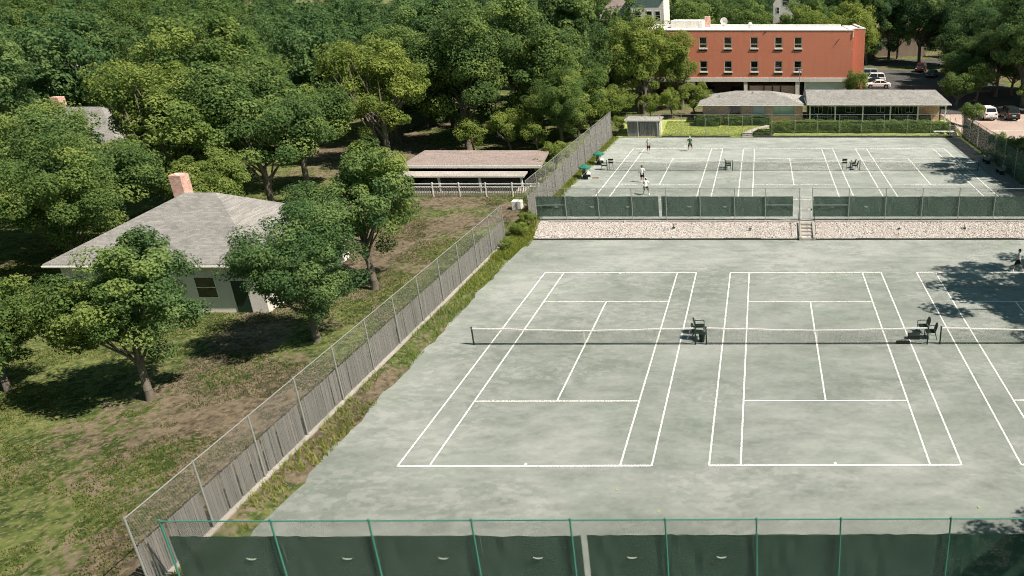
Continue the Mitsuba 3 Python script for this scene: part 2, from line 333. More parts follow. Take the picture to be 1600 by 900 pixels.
# ------------------------------------------------------------------ fences
def chain(length, z0, z1, pitch=.075, r=.0021):
    h = z1 - z0; P, Q = [], []
    for s in np.arange(-h, length, pitch):
        a, b = max(s, 0), min(s + h, length)
        if b > a:
            P.append((a, -.004, z0 + a - s)); Q.append((b, -.004, z0 + b - s)); P.append((a, .004, z1 - (a - s))); Q.append((b, .004, z1 - (b - s)))
    return bars(P, Q, r)
def screen(x0, x1, z0, z1, seed, y=.06, strip=.03, gap=.0013, sag=.03):
    n = max(4, int((x1 - x0) / .25)); xs = np.linspace(x0, x1, n + 1); r = np.random.default_rng(seed)
    k = int((z1 - z0) / (strip + gap)); ph = r.uniform(0, 6, 3); v, f = [], []
    top = z1 - sag * np.sin(np.linspace(0, math.pi, n + 1)) * r.uniform(.4, 1.2) + r.normal(0, .006, n + 1)
    for i in range(k):
        for e in (0, 1):
            tt = (i * (strip + gap) + e * strip) / (k * (strip + gap) - gap)
            zz = z0 + (top - z0) * tt
            yy = y + .02 + .018 * np.sin(xs * 2.1 + ph[0] + 2 * tt) * math.sin(math.pi * tt) + .012 * np.sin(xs * 5 + ph[1]) + .035 * np.sin(xs * 11 + ph[2] + 5 * tt) * np.exp(-((xs - x0 - .3 - .4 * tt) / .3) ** 2) + .03 * np.sin(xs * 9 + ph[0] - 4 * tt) * np.exp(-((x1 - xs - .5 + .3 * tt) / .35) ** 2)
            v.append(np.stack([xs, yy, zz], 1))
        o = 2 * i * (n + 1); a = o + np.arange(n)
        f.append(np.stack([a, a + 1, a + n + 2], 1)); f.append(np.stack([a, a + n + 2, a + n + 1], 1))
    return trimesh.Trimesh(np.vstack(v), np.vstack(f), process=False)
def vent(x, z, y, w=.17, drop=.10):
    t = np.linspace(0, math.pi, 11); o = np.stack([x - w * np.cos(t), z - drop * np.sin(t)], 1); i = np.stack([x - w * np.cos(t), z - drop * .45 * np.sin(t)], 1)
    v = np.vstack([np.c_[o[:, 0], np.full(11, y - .035), o[:, 1]], np.c_[i[:, 0], np.full(11, y - .02), i[:, 1]]]); f = []
    for k in range(10): f += [(k, k + 1, 12 + k), (k, 12 + k, 11 + k)]
    return trimesh.Trimesh(v, f, process=False)
def place(m, o, a): return moved(m, o, a)
# near fence: green painted, along y = -19.15
t = thing('court_fence', 'green chain-link fence with dark windscreen along the bottom edge', 'fence')
NX = sorted([-22.9, -19.3, -16.1, -12.75, -9.52, -6.4, -3.4, -.62, 3.01, 6.3, 9.6, 12.9, 16.2, 19.5, 22.8])
Y = -19.15
for x in NX: part(t, 'post', cat([tube((x, Y, -.05), (x, Y, 3.02), .03, 10), trimesh.creation.icosphere(1, .038).apply_translation((x, Y, 3.035))]), 'green_paint', 40)
for a, b in zip(NX[:-1], NX[1:]): part(t, 'top_rail', tube((a + .03, Y, 2.985), (b - .03, Y, 2.985), .024, 8), 'green_paint', 40)
part(t, 'chain_link', place(chain(45.7, .03, 2.99, .07, .0023), (-22.9, Y + .036, 0), 0), 'green_dark', kind='stuff')
edges = [(-22.85, -19.2), (-19.2, -16.0), (-16., -12.6), (-12.6, -9.25), (-9.05, -6.0), (-6., -2.9), (-2.9, .2), (.2, 3.3), (3.3, 6.6), (6.6, 9.9), (9.9, 13.2), (13.2, 16.5), (16.5, 19.8), (19.8, 22.8)]
for i, (a, b) in enumerate(edges): part(t, 'windscreen', place(screen(a, b, .06, 2.31 if i != 3 else 2.29, i), (0, Y, 0), 0), 'screen_fabric')
for x in (-20.3, -17.1, -13.9, -10.73, -7.58, -4.57): part(t, 'vent_flap', vent(x, 1.47, Y + .04), 'vent_fabric')
# upper fence along y = 22.05
t = thing('court_fence', 'galvanised chain-link fence with dark windscreen above the gravel bank', 'fence')
Y = 22.05
UX = [-22.28, -19.73, -16.98, -14.15, -11.28, -8.43, -5.52, -2.92, -.04]
UX2 = [1.03, 4.11, 7.22, 10.3, 13.4, 16.42, 19.5, 22.9]
for x in UX + UX2: part(t, 'post', tube((x, Y, UP - .1), (x, Y, 3.72), .034, 10), 'galvanised', 40)
for U in (UX, UX2):
    for a, b in zip(U[:-1], U[1:]): part(t, 'top_rail', tube((a + .034, Y, 3.68), (b - .034, Y, 3.68), .022, 8), 'galvanised', 40)
    part(t, 'chain_link', place(chain(U[-1] - U[0], UP + .03, 3.68, .075, .0021), (U[0], Y + .04, 0), 0), 'wire', kind='stuff')
part(t, 'mid_rail', tube((-22.24, Y, 2.22), (-19.77, Y, 2.25), .022, 8), 'galvanised', 40)
part(t, 'mid_rail', tube((-2.88, Y, 2.24), (-.08, Y, 2.24), .022, 8), 'galvanised', 40)
part(t, 'mid_rail', tube((1.07, Y, 2.24), (4.07, Y, 2.24), .022, 8), 'galvanised', 40)
se = [(-22.2, -19.7), (-19.7, -16.95), (-16.95, -14.1), (-14.1, -11.92), (-11.68, -8.4), (-8.4, -5.5), (-5.5, -2.9), (-2.9, -.6), (1.1, 4.1), (4.1, 7.2), (7.2, 10.3), (10.3, 13.4), (13.4, 16.4), (16.4, 19.5), (19.5, 22.9)]
for i, (a, b) in enumerate(se): part(t, 'windscreen', place(screen(a, b, 1.21, 2.97, 40 + i, sag=.02), (0, Y, 0), 0), 'screen_fabric')
for x in (-20.5, -17.5, -14.5, -9.3, -6.3, 2.7, 5.6): part(t, 'vent_flap', vent(x, 2.14, Y + .04), 'vent_fabric')
t = thing('bank_coping', 'pale concrete coping strip along the top of the gravel bank', 'kerb')
for i, x in enumerate(np.arange(-21.2, 22.6, 3.15)):
    x1 = min(x + 3.13, 22.9)
    if x < -.2 < x1: x1 = -.18
    if x < 1.25 and x1 > 1.25: x = 1.22
    if x1 - x > .2 and not (-.2 < x < 1.2): part(t, 'slab', cbox(x, x1, 21.74 + .015 * (i % 2), 21.92, .70, UP + .075 + .012 * (i % 3), .012), 'concrete')
t = thing('court_gate', 'narrow grey chain-link gate with white notice at the top of the steps', 'gate')
part(t, 'frame', cat([tube((.08, 22.0, UP + .1), (.08, 22.0, 2.95), .026), tube((.93, 22.0, UP + .1), (.93, 22.0, 2.95), .026), tube((.08, 22.0, 2.93), (.93, 22.0, 2.93), .024), tube((.08, 22., UP + .12), (.93, 22., UP + .12), .024), tube((.08, 22., 1.85), (.93, 22., 1.85), .02)]), 'white_paint', 40)
part(t, 'chain_link', place(chain(.85, UP + .12, 2.93), (.08, 22.03, 0), 0), 'wire', kind='stuff')
part(t, 'notice_board', cbox(.24, .78, 21.95, 21.965, 2.0, 2.75, .003), 'white_paint')
part(t, 'latch', cbox(.9, 1.0, 21.93, 21.99, 1.8, 1.95, .01), 'green_dark')
# far fence in front of lawn and hedge
t = thing('boundary_fence', 'open chain-link fence between the upper courts and the clubhouse lawn', 'fence')
Y = 60.4
FX = [-20.9, -16.6, -13.81, -10.68, -7.64, -5.79, -4.53, -1.91, 1.13, 4.09, 6.97, 9.93, 12.89, 15.94, 19.08, 21.6]
for x in FX: part(t, 'post', tube((x, Y, UP - .1), (x, Y, 3.9), .032, 8), 'galvanised', 40)
for a, b in zip(FX[:-1], FX[1:]): part(t, 'top_rail', tube((a + .03, Y, 3.86), (b - .03, Y, 3.86), .022, 8), 'galvanised', 40)
part(t, 'bottom_rail', tube((-1.87, Y, 1.28), (19.05, Y, 1.28), .032, 8), 'galvanised', 40)
part(t, 'chain_link', place(chain(42.5, UP + .03, 3.86, .11, .0012), (-20.9, Y + .04, 0), 0), 'wire', kind='stuff')
# left fence of the upper courts (grey slats woven through chain link)
def slat_panel(length, z0, z1, seed, step=.085, w=.07):
    r = np.random.default_rng(seed); v, f = [], []
    for i, s in enumerate(np.arange(.03, length - w, step)):
        if r.random() < .05: continue
        d = r.normal(0, .006); top = z1 + r.normal(0, .02); tl = r.normal(0, .006); o = len(v)
        v += [(s, d, z0), (s + w, d, z0), (s + w + tl, d + .004, top), (s + tl, d + .004, top), (s, d + .01, z0), (s + w, d + .01, z0), (s + w + tl, d + .014, top), (s + tl, d + .014, top)]
        for q in ((0, 1, 2, 3), (5, 4, 7, 6), (1, 5, 6, 2), (4, 0, 3, 7), (3, 2, 6, 7)): f += [(o + q[0], o + q[1], o + q[2]), (o + q[0], o + q[2], o + q[3])]
    return trimesh.Trimesh(v, f, process=False)
def slat_fence(key, x, ys, hz, ht, hs):
    """along +y at x, post tops at ht(y), slat tops at hs(y), ground hz(y)"""
    a90 = math.pi / 2
    for i, y in enumerate(ys):
        z = hz(y); part(key, 'post', tube((x, y, z - .1), (x, y, ht(y) + .04), .034, 8), 'galvanised', 40)
    for i, (a, b) in enumerate(zip(ys[:-1], ys[1:])):
        part(key, 'top_rail', tube((x, a + .03, ht(a)), (x, b - .03, ht(b)), .023, 8), 'galvanised', 40)
        part(key, 'slat_panel', place(slat_panel(b - a, hz(a) + .04, hs((a + b) / 2), i + int(abs(x) * 7)), (x - .05, a, 0), a90), 'grey_slat', kind='stuff')
        part(key, 'chain_link', place(chain(b - a, hz(a) + .05, ht(a), .085), (x - .03, a, 0), a90), 'wire', kind='stuff')
t = thing('slatted_fence', 'tall fence of grey upright slats along the left of upper courts', 'fence')
slat_fence(t, -22.95, [22.3, 25.3, 28.3, 31.3, 34.4, 37.6, 40.9, 44.2, 47.5, 50.7, 53.9, 57.1, 60.1], lambda y: UP, lambda y: 4.25, lambda y: 3.1 + .95 * ss(42, 50, y) - .25 * ss(40, 26, y))
t = thing('slatted_fence', 'grey slatted fence on a concrete kerb beside the lower courts', 'fence')
ys = list(np.linspace(-19.4, 18.1, 13))
slat_fence(t, -23.75, ys, lambda y: .38, lambda y: 3.3, lambda y: 2.05)
for a, b in zip(ys[:-1], ys[1:]): part(t, 'kerb', cbox(-23.9, -23.62, a + .005, b - .005, -.1, .40, .015), 'concrete')
# right fence of the upper courts with green screen
t = thing('court_fence', 'shaded chain-link fence with green screen on the right of upper courts', 'fence')
RY = [22.3, 26, 29.8, 33.6, 37.4, 41.2, 45., 48.8, 52.4, 56.2, 59.9]
for i, y in enumerate(RY): part(t, 'post', tube((23.05, y, UP - .1), (23.05, y, 4.1), .034, 8), 'galvanised', 40)
for i, (a, b) in enumerate(zip(RY[:-1], RY[1:])):
    part(t, 'top_rail', tube((23.05, a + .03, 4.06), (23.05, b - .03, 4.06), .022, 8), 'green_dark', 40)
    part(t, 'windscreen', place(screen(.04, b - a - .04, UP + .1, 3.7, 80 + i, y=.0, gap=.003), (23.17, a, 0), math.pi / 2), 'screen_fabric')
part(t, 'chain_link', place(chain(37.6, UP + .03, 4.06, .085), (23.03, 22.3, 0), math.pi / 2), 'green_dark', kind='stuff')

# ------------------------------------------------------------------ foliage makers
def leaves(C, N, size, rng, aspect=.62):
    """leaf quads (two triangles, slightly folded) at C facing N"""
    n = len(C); N = N / (np.linalg.norm(N, axis=1, keepdims=True) + 1e-9)
    a = np.cross(N, rng.normal(0, 1, (n, 3))); a /= np.linalg.norm(a, axis=1, keepdims=True) + 1e-9; b = np.cross(N, a)
    s = size * rng.uniform(.65, 1.3, (n, 1))
    a = a * s * .5; b = b * s * .5 * aspect
    fold = N * s * .12
    v = np.stack([C - a, C - b * 1.0 + fold, C + a, C + b * 1.0 + fold], 1).reshape(-1, 3)
    o = np.arange(n) * 4; f = np.concatenate([np.stack([o, o + 1, o + 2], 1), np.stack([o, o + 2, o + 3], 1)])
    uv = np.repeat(rng.uniform(0, 1, (n, 2)), 4, 0)
    return trimesh.Trimesh(v, f, process=False), uv
def clump_cloud(cen, rad, per, rng, flat=.75):
    n = len(cen); d = rng.normal(0, 1, (n, per, 3)); d /= np.linalg.norm(d, axis=2, keepdims=True)
    r = rng.uniform(.45, 1.05, (n, per, 1)) ** .6
    p = cen[:, None] + d * r * rad[:, None, None] * [1, 1, flat]
    nn = d * .8 + rng.normal(0, .55, (n, per, 3)) + [0, 0, .45]
    return p.reshape(-1, 3), nn.reshape(-1, 3)
def tree_proto(key, H, R, base, nclump, per, size, seed, lf, crad=(.14, .24), shape=.62, multi=1, lobes=9):
    """shapegroup of trunk and crown; H height, R crown radius, base crown's lowest height"""
    r = np.random.default_rng(seed); cz = (H + base) / 2; hz = (H - base) / 2
    ld = r.normal(0, 1, (lobes, 3)); ld[:, 2] *= .7; ld /= np.linalg.norm(ld, axis=1, keepdims=True); lobe = ld * .52
    lr = r.uniform(.36, .56, lobes); c = []
    while len(c) < nclump:
        i = r.integers(lobes); q = r.normal(0, 1, 3); q /= np.linalg.norm(q)
        p = lobe[i] + q * lr[i] * r.uniform(.55, 1.0)
        if p[2] < -.95 or np.linalg.norm(p) < .25: continue
        c.append(p)
    c = np.array(c); taper = 1 - shape * .45 * np.clip(c[:, 2:3], -1, 1) ** 2
    C = np.concatenate([c[:, :2] * R * taper, cz + c[:, 2:3] * hz], 1)
    rad = r.uniform(*crad, nclump) * R
    P, N = clump_cloud(C, rad, per, r); N += (P - [0, 0, cz - .3 * hz]) / R * .5
    crown, uv = leaves(P, N, size, r); uv[:, 1] = np.clip(np.repeat(r.uniform(0, 1, nclump), per * 4) + np.repeat(r.normal(0, .08, len(P)), 4), 0, 1)
    tm = []; roots = [(0, 0)] if multi == 1 else [(.35 * math.cos(a), .35 * math.sin(a)) for a in np.arange(multi) * 2.2]
    tr = R * .055
    for j, (ax, ay) in enumerate(roots):
        fork = np.array([ax * 2.5 + r.normal(0, .15), ay * 2.5 + r.normal(0, .15), base + hz * .45])
        midp = np.array([ax * 1.6 + r.normal(0, .1), ay * 1.6, base * .55])
        tm += [tube((ax, ay, -.5), midp, tr * 1.25, 9, tr), tube(midp, fork, tr, 9, tr * .75)]
        for i in r.choice(nclump, min(16, nclump), False):
            s = midp + (fork - midp) * r.uniform(.35, 1.)
            m = (s + C[i]) / 2 + [r.normal(0, .3), r.normal(0, .3), -.25]
            tm += [tube(s, m, tr * .38, 6, tr * .22), tube(m, C[i], tr * .22, 5, tr * .08)]
    scene[key] = {'type': 'shapegroup', 'trunk': mikit.ply(cat(tm), 'bark', 40), 'crown': mikit.ply(crown, lf, False, uv=uv)}
tree_proto('proto_oak', 18, 6.5, 1.6, 175, 270, .29, 11, 'leaf_dark')
tree_proto('proto_maple', 17, 6.0, 1.8, 150, 270, .28, 12, 'leaf_mid')
tree_proto('proto_locust', 16, 6.3, 2.2, 140, 250, .26, 13, 'leaf_light', (.12, .21), multi=3)
tree_proto('proto_tall', 20, 5.0, 1.2, 150, 230, .30, 14, 'leaf_dark', (.16, .26), shape=.9)
tree_proto('proto_small', 5, 2.2, .8, 46, 170, .17, 15, 'leaf_light', (.2, .32))
tree_proto('proto_far', 16, 6., .8, 110, 130, .42, 16, 'leaf_mid', (.17, .27))
tree_proto('proto_near', 13, 5.2, 2.0, 150, 300, .2, 17, 'leaf_mid')
tree_proto('proto_shade', 14, 6.6, 4.2, 150, 190, .27, 18, 'leaf_mid', (.08, .15), lobes=18)
def tree(name, proto, x, y, s, label, group=None, sz=None, rot=None):
    k = thing(name, label, 'tree' if 'shrub' not in name and 'bush' not in name else 'shrub', group)
    rot = rot if rot is not None else (x * 37 + y * 91) % 360
    z = float(ground_h(np.array(x), np.array(y)))
    scene[k] = {'type': 'instance', 'to_world': T().translate((x, y, z)).rotate((0, 0, 1), rot).scale((s, s, sz or s)), 'g': {'type': 'ref', 'id': proto}}
    return k

# ------------------------------------------------------------------ verges, lawn, hedges
def tufts(n, pf, hf, rng, h0, h1, w=.02, lean=.5):
    """grass blades as thin triangles"""
    p = pf(n); z = hf(p[:, 0], p[:, 1]); a = rng.uniform(0, 6.283, n); h = rng.uniform(h0, h1, n)
    d = np.stack([np.cos(a), np.sin(a), 0 * a], 1); t = np.stack([-d[:, 1], d[:, 0], 0 * a], 1)
    B = np.c_[p, z - .01]; top = B + d * (h * lean * rng.uniform(.1, 1, n))[:, None] + np.c_[0 * a, 0 * a, h]
    v = np.stack([B - t * w, B + t * w, top], 1).reshape(-1, 3)
    f = np.arange(3 * n).reshape(-1, 3); uv = np.repeat(rng.uniform(0, 1, (n, 2)), 3, 0)
    return trimesh.Trimesh(v, f, process=False), uv
r = np.random.default_rng(21)
verge_h = lambda x, y: np.interp(y, [16, 19.4, 22.2], [0, .12, .85]) + .32 * ss(-22.4, -23.7, x)
struct('verge', quadgrid(np.linspace(-24.4, -21.9, 14), np.linspace(-20, 22.4, 90), lambda x, y: verge_h(x, y) - .012 - .05 * ss(-22.7, -22.1, x) * (y < 19)), 'ground_soil', True)
def pf(n):
    y = np.where(r.random(n) < .55, r.uniform(14, 22.3, n), r.uniform(-19, 22, n)); return np.c_[r.uniform(-23.6, -22.35 + .4 * ss(15, 21, y), n), y]
m, uv = tufts(16000, pf, verge_h, r, .04, .42, .022, .8)
keep = meshkit.fbm(np.c_[m.vertices[::3, :2] * [1.4, .7], 0 * m.vertices[::3, 2]], 3, 8) > .48 - .2 * ss(8, 14, m.vertices[::3, 1]); m = trimesh.Trimesh(m.vertices, m.faces[keep], process=False); struct('weeds', m, 'leaf_weed', uv=uv, kind='stuff', label='yellow green weeds between the lower clay and its slatted fence')
m, uv = tufts(14000, lambda n: np.c_[-22.85 + np.abs(r.normal(0, .32, n)), r.uniform(22.4, 60, n)], lambda x, y: 0 * x + UP, r, .06, .34, .03)
struct('weeds', m, 'leaf_weed', uv=uv, kind='stuff', label='yellow green weeds along the foot of the tall slatted fence')
lawn_h = lambda x, y: np.interp(y, [60.42, 61, 66.5, 69], [UP + .02, UP + .25, 1.72, 1.76])
struct('lawn', quadgrid(np.linspace(-22.5, 23, 40), np.linspace(60.42, 69, 24), lawn_h), 'lawn_grass', True)
m, uv = tufts(26000, lambda n: np.c_[r.uniform(-16.5, -2.5, n), r.uniform(60.5, 68, n)], lawn_h, r, .03, .10, .03)
struct('grass', m, 'leaf_weed', uv=uv, kind='stuff', label='short sunlit grass of the lawn before the brick clubhouse')
m, uv = tufts(210000, lambda n: np.c_[-24.1 - 34 * r.random(n) ** 1.4, r.uniform(-24, 30, n)], ground_h, r, .03, .13, .03)
keep = (meshkit.fbm(np.c_[m.vertices[::3, :2] * .25, 0 * m.vertices[::3, 2]], 3, 5) > .45); m = trimesh.Trimesh(m.vertices, m.faces[keep], process=False)
struct('grass', m, 'leaf_grass', uv=uv, kind='stuff', label='patchy grass of the gardens beyond the slatted kerb fence')
t = thing('retaining_edge', 'dark low retaining edge at the foot of the lawn', 'edging')
for x in np.arange(-16.5, 20, 3.04):
    if not (-6.9 < x + 1.5 < -3.6): part(t, 'plank', cbox(x, x + 3.02, 60.24, 60.34, UP - .1, UP + .24, .01), 'timber')
def hedge(name, x0, x1, y0, y1, z1, label, n, seed, lf='leaf_mid', rough=.12):
    r = np.random.default_rng(seed); k = thing(name, label, 'hedge')
    zb = lambda y: float(lawn_h(0, y))
    A = [(x1 - x0) * (y1 - y0), (x1 - x0) * (z1 - 1.2), (x1 - x0) * (z1 - 1.2) * .5, (y1 - y0) * (z1 - 1.2), (y1 - y0) * (z1 - 1.2)]; A = np.array(A) / sum(A)
    side = r.choice(5, n, p=A); u, v = r.uniform(0, 1, n), r.uniform(0, 1, n); z0 = zb((y0 + y1) / 2) - .1
    P = np.zeros((n, 3)); N = np.zeros((n, 3))
    for s, (P_, N_) in enumerate([((u, v, 1 + 0 * u), (0, 0, 1)), ((u, 0 * u, v), (0, -1, 0)), ((u, 1 + 0 * u, v), (0, 1, 0)), ((0 * u, u, v), (-1, 0, 0)), ((1 + 0 * u, u, v), (1, 0, 0))]):
        q = side == s; P[q] = np.stack(P_, 1)[q]; N[q] = N_
    P = P * [x1 - x0, y1 - y0, z1 - z0] + [x0, y0, z0]
    bump = meshkit.fbm(P * 1.1, 3, seed) - .5
    P += N * (bump[:, None] * rough * 5 + r.normal(0, .05, (n, 1)))
    cen = np.array([(x0 + x1) / 2, (y0 + y1) / 2, (z0 + z1) / 2]); hh = np.array([x1 - x0, y1 - y0, z1 - z0]) / 2
    e = np.clip((np.abs(P - cen) / hh - .75) / .25, 0, 1.3); P -= np.sign(P - cen) * (np.sort(e, 1)[:, 1:2] ** 2) * .22
    m, uv = leaves(P, N * 1.2 + r.normal(0, .38, (n, 3)), .16, r)
    part(k, 'foliage', m, lf, uv=uv, kind='stuff')
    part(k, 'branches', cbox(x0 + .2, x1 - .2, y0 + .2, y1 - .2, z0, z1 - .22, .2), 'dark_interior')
hedge('clipped_hedge', -2.1, 21.3, 61.6, 63.6, 2.6, 'long clipped hedge with sunlit top before the white-posted porch', 26000, 31, 'leaf_light')
hedge('clipped_hedge', -12.4, -8.9, 64.8, 66.5, 2.85, 'rounded clipped bush at the left corner of the brick clubhouse', 6500, 32, 'leaf_dark', .2)
hedge('clipped_hedge', -8.4, -2.2, 65.2, 66.5, 2.7, 'low hedge under the windows of the brick clubhouse', 9000, 33, 'leaf_dark')
hedge('clipped_hedge', -4.4, -1.9, 60.7, 61.5, 1.55, 'small low bush beside the stone garden steps', 3500, 34, 'leaf_mid', .25)
t = thing('garden_steps', 'pale concrete garden steps and path rising from the court to the lawn', 'steps')
for i in range(3): part(t, 'tread', cbox(-5.85, -4.5, 60.25 + .34 * i, 60.25 + .34 * i + .46, UP - .1, UP + .16 * (i + 1), .012), 'concrete')
pv = []
pth = [(-5.2, 61.2), (-4.6, 62.6), (-3.4, 64.0), (-2.2, 65.0)]
pl = []
for (x, y) in pth: z = float(lawn_h(0, y)) + .12; pl += [(x - .42, y + .1, z), (x + .42, y - .1, z)]
f = []
for i in range(3): f += [(2 * i, 2 * i + 1, 2 * i + 3), (2 * i, 2 * i + 3, 2 * i + 2)]
part(t, 'path', trimesh.Trimesh(pl + [(a, b, c - .3) for a, b, c in pl], f + [tuple(q + 8 for q in g[::-1]) for g in f] + [(0, 2, 10), (0, 10, 8), (2, 4, 12), (2, 12, 10), (4, 6, 14), (4, 14, 12), (1, 9, 3), (3, 9, 11), (3, 11, 5), (5, 11, 13), (5, 13, 7), (7, 13, 15)], process=False), 'concrete')
solo('garden_bench', cat([cbox(19.6, 22.3, 60.72, 61.1, 1.5, 1.62, .01), box(19.75, 19.85, 60.78, 61.05, .95, 1.5), box(22.0, 22.1, 60.78, 61.05, .95, 1.5)]), 'white_paint', 'white plank bench at the right end of the clipped hedge', 'bench')
t = thing('timber_steps', 'dark timber steps behind the fence at the far court corner', 'steps')
for i in range(6): part(t, 'tread', cbox(21.75, 22.75, 60.55 + .38 * i, 60.55 + .38 * i + .36, UP, UP + .1 + .18 * (i + 1), .012), 'timber')
for x in (21.7, 22.8): part(t, 'handrail', poly_tube([(x, 60.5, UP), (x, 60.5, UP + 1.1), (x, 62.7, UP + 2.2), (x, 62.7, UP)], .03, 6), 'galvanised')
for x, y, sc, lab in [(-23.1, 16.2, .30, 'low weedy shrub by the kerb nearest the lower court'), (-23.0, 19.4, .36, 'low weedy shrub at the left end of the timber edging'), (-22.9, 21.2, .30, 'low weedy shrub at the left end of the long windscreen')]: tree('weed_shrub', 'proto_small', x, y, sc, lab)
tree('low_shrub', 'proto_small', 21.2, 61.9, .38, 'small yellow green shrub beside the white plank bench')

# ------------------------------------------------------------------ shed
t = thing('equipment_shed', 'flat-roofed grey shed with double doors at the far left corner', 'shed')
sx0, sx1, sy0, sy1, z0 = -20.9, -16.75, 60.55, 63.3, UP - .05
dp = Polygon([(sx0, z0), (sx1, z0), (sx1, 3.0), (sx0, 3.0)]).difference(sbox(-19.45, z0, -17.25, 2.75))
part(t, 'front_wall', wall_xz(dp, sy0, .12), 'grey_slat')
part(t, 'wall', cat([box(sx0, sx0 + .12, sy0 + .12, sy1, z0, 2.9), box(sx1 - .12, sx1, sy0 + .12, sy1, z0, 2.9), box(sx0 + .12, sx1 - .12, sy1 - .12, sy1, z0, 2.85)]), 'cream_paint')
for a, b in ((-19.43, -18.36), (-18.34, -17.27)):
    d = part(t, 'door', cbox(a, b, sy0 + .04, sy0 + .09, z0 + .05, 2.74, .01), 'grey_slat')
    for q in np.linspace(a, b, 6)[1:-1]: part(d, 'plank', box(q - .012, q + .012, sy0 + .025, sy0 + .038, z0 + .1, 2.7), 'cream_paint')
    part(d, 'handle', tube(((a + b) / 2 + (.4 if a < -19 else -.4), sy0 + .01, 1.8), ((a + b) / 2 + (.4 if a < -19 else -.4), sy0 + .01, 2.0), .02), 'green_dark')
part(t, 'roof', trimesh.Trimesh([(x, y, z + dz) for x in (sx0 - .35, sx1 + .25) for y, z in ((sy0 - .3, 3.03), (sy1 + .2, 2.95)) for dz in (0, .16)], process=False).convex_hull, 'shingle')
part(t, 'fascia', cbox(sx0 - .37, sx1 + .27, sy0 - .34, sy0 - .302, 2.98, 3.21, .006), 'white_paint')
for x in (-19.62, -17.05): part(t, 'trim', cbox(x, x + .12, sy0 - .03, sy0 - .002, z0, 2.95, .004), 'white_paint')

# ------------------------------------------------------------------ houses
def hip_roof(x0, x1, y0, y1, ze, zr, th=.16):
    d = (y1 - y0) / 2; ym = (y0 + y1) / 2
    return trimesh.Trimesh([(x, y, z) for z in (ze, ze - th) for x, y in ((x0, y0), (x1, y0), (x1, y1), (x0, y1))] + [(x0 + d, ym, zr), (x1 - d, ym, zr)], process=False).convex_hull
def holed(x0, x1, z0, z1, holes): 
    p = sbox(x0, z0, x1, z1)
    for h in holes: p = p.difference(sbox(*h))
    return p
def window(parent, x0, x1, z0, z1, y, fr='white_paint', mull=(), rail=(), dep=.12, name='window', fw=.06):
    """frame and pane set into an opening of a wall facing -y whose outer face is at y"""
    fm = [box(x0, x1, y + dep, y + dep + .05, z0, z0 + fw), box(x0, x1, y + dep, y + dep + .05, z1 - fw, z1), box(x0, x0 + fw, y + dep, y + dep + .05, z0 + fw, z1 - fw), box(x1 - fw, x1, y + dep, y + dep + .05, z0 + fw, z1 - fw)]
    fm += [box(m - fw / 2, m + fw / 2, y + dep + .003, y + dep + .047, z0 + fw, z1 - fw) for m in mull] + [box(x0 + fw, x1 - fw, y + dep + .005, y + dep + .045, m - fw / 2, m + fw / 2) for m in rail]
    w = part(parent, name, cat(fm), fr)
    part(w, 'pane', trimesh.Trimesh([(x0 + fw, y + dep + .025, z0 + fw), (x1 - fw, y + dep + .025, z0 + fw), (x1 - fw, y + dep + .025, z1 - fw), (x0 + fw, y + dep + .025, z1 - fw)], [(0, 1, 2), (0, 2, 3)], process=False), 'pane')
    return w
# brick clubhouse
t = thing('brick_clubhouse', 'low brick clubhouse with grey hipped roof behind the lawn', 'house')
wins = [(-7.75, -6.15, 2.75, 4.05), (-4.5, -2.75, 2.75, 4.05), (-1.7, 1.25, 2.75, 4.05)]
bx0, bx1, by0, by1 = -11.45, 2.45, 66.82, 76.
part(t, 'wall', cat([wall_xz(holed(bx0, bx1, 1.6, 4.1, [(a, c, b, d) for a, b, c, d in wins]), by0, .25), box(bx0, bx0 + .25, by0 + .25, by1, 1.6, 4.1), box(bx1 - .25, bx1, by0 + .25, by1, 1.6, 4.1), box(bx0 + .25, bx1 - .25, by1 - .25, by1, 1.6, 4.1)]), 'brick')
for i, (a, b, c, d) in enumerate(wins):
    w = window(t, a, b, c, d, by0, 'galvanised', mull=[(a + b) / 2] if i < 2 else [a + (b - a) / 3, a + 2 * (b - a) / 3])
    part(w, 'sill', cbox(a - .06, b + .06, by0 - .05, by0 + .11, c - .09, c - .003, .008), 'concrete')
    if i: part(w, 'curtain', box(a + .07, b - .07, by0 + .19, by0 + .2, c + .05, d - .05), 'blind_cloth')
part(t, 'floor', box(bx0 + .25, bx1 - .25, by0 + .25, by1 - .25, 1.55, 1.75), 'dark_interior')
part(t, 'roof', hip_roof(-12.1, 2.95, 66.4, 76.6, 4.22, 5.5), 'shingle')
part(t, 'gutter', cbox(-12.12, 2.97, 66.33, 66.397, 4.08, 4.21, .01), 'white_paint')
for x, y, z in ((-9.2, 69.2, 4.9), (-4.5, 70.5, 5.2)): part(t, 'roof_vent', tube((x, y, z - .2), (x, y, z + .3), .08, 10), 'galvanised')
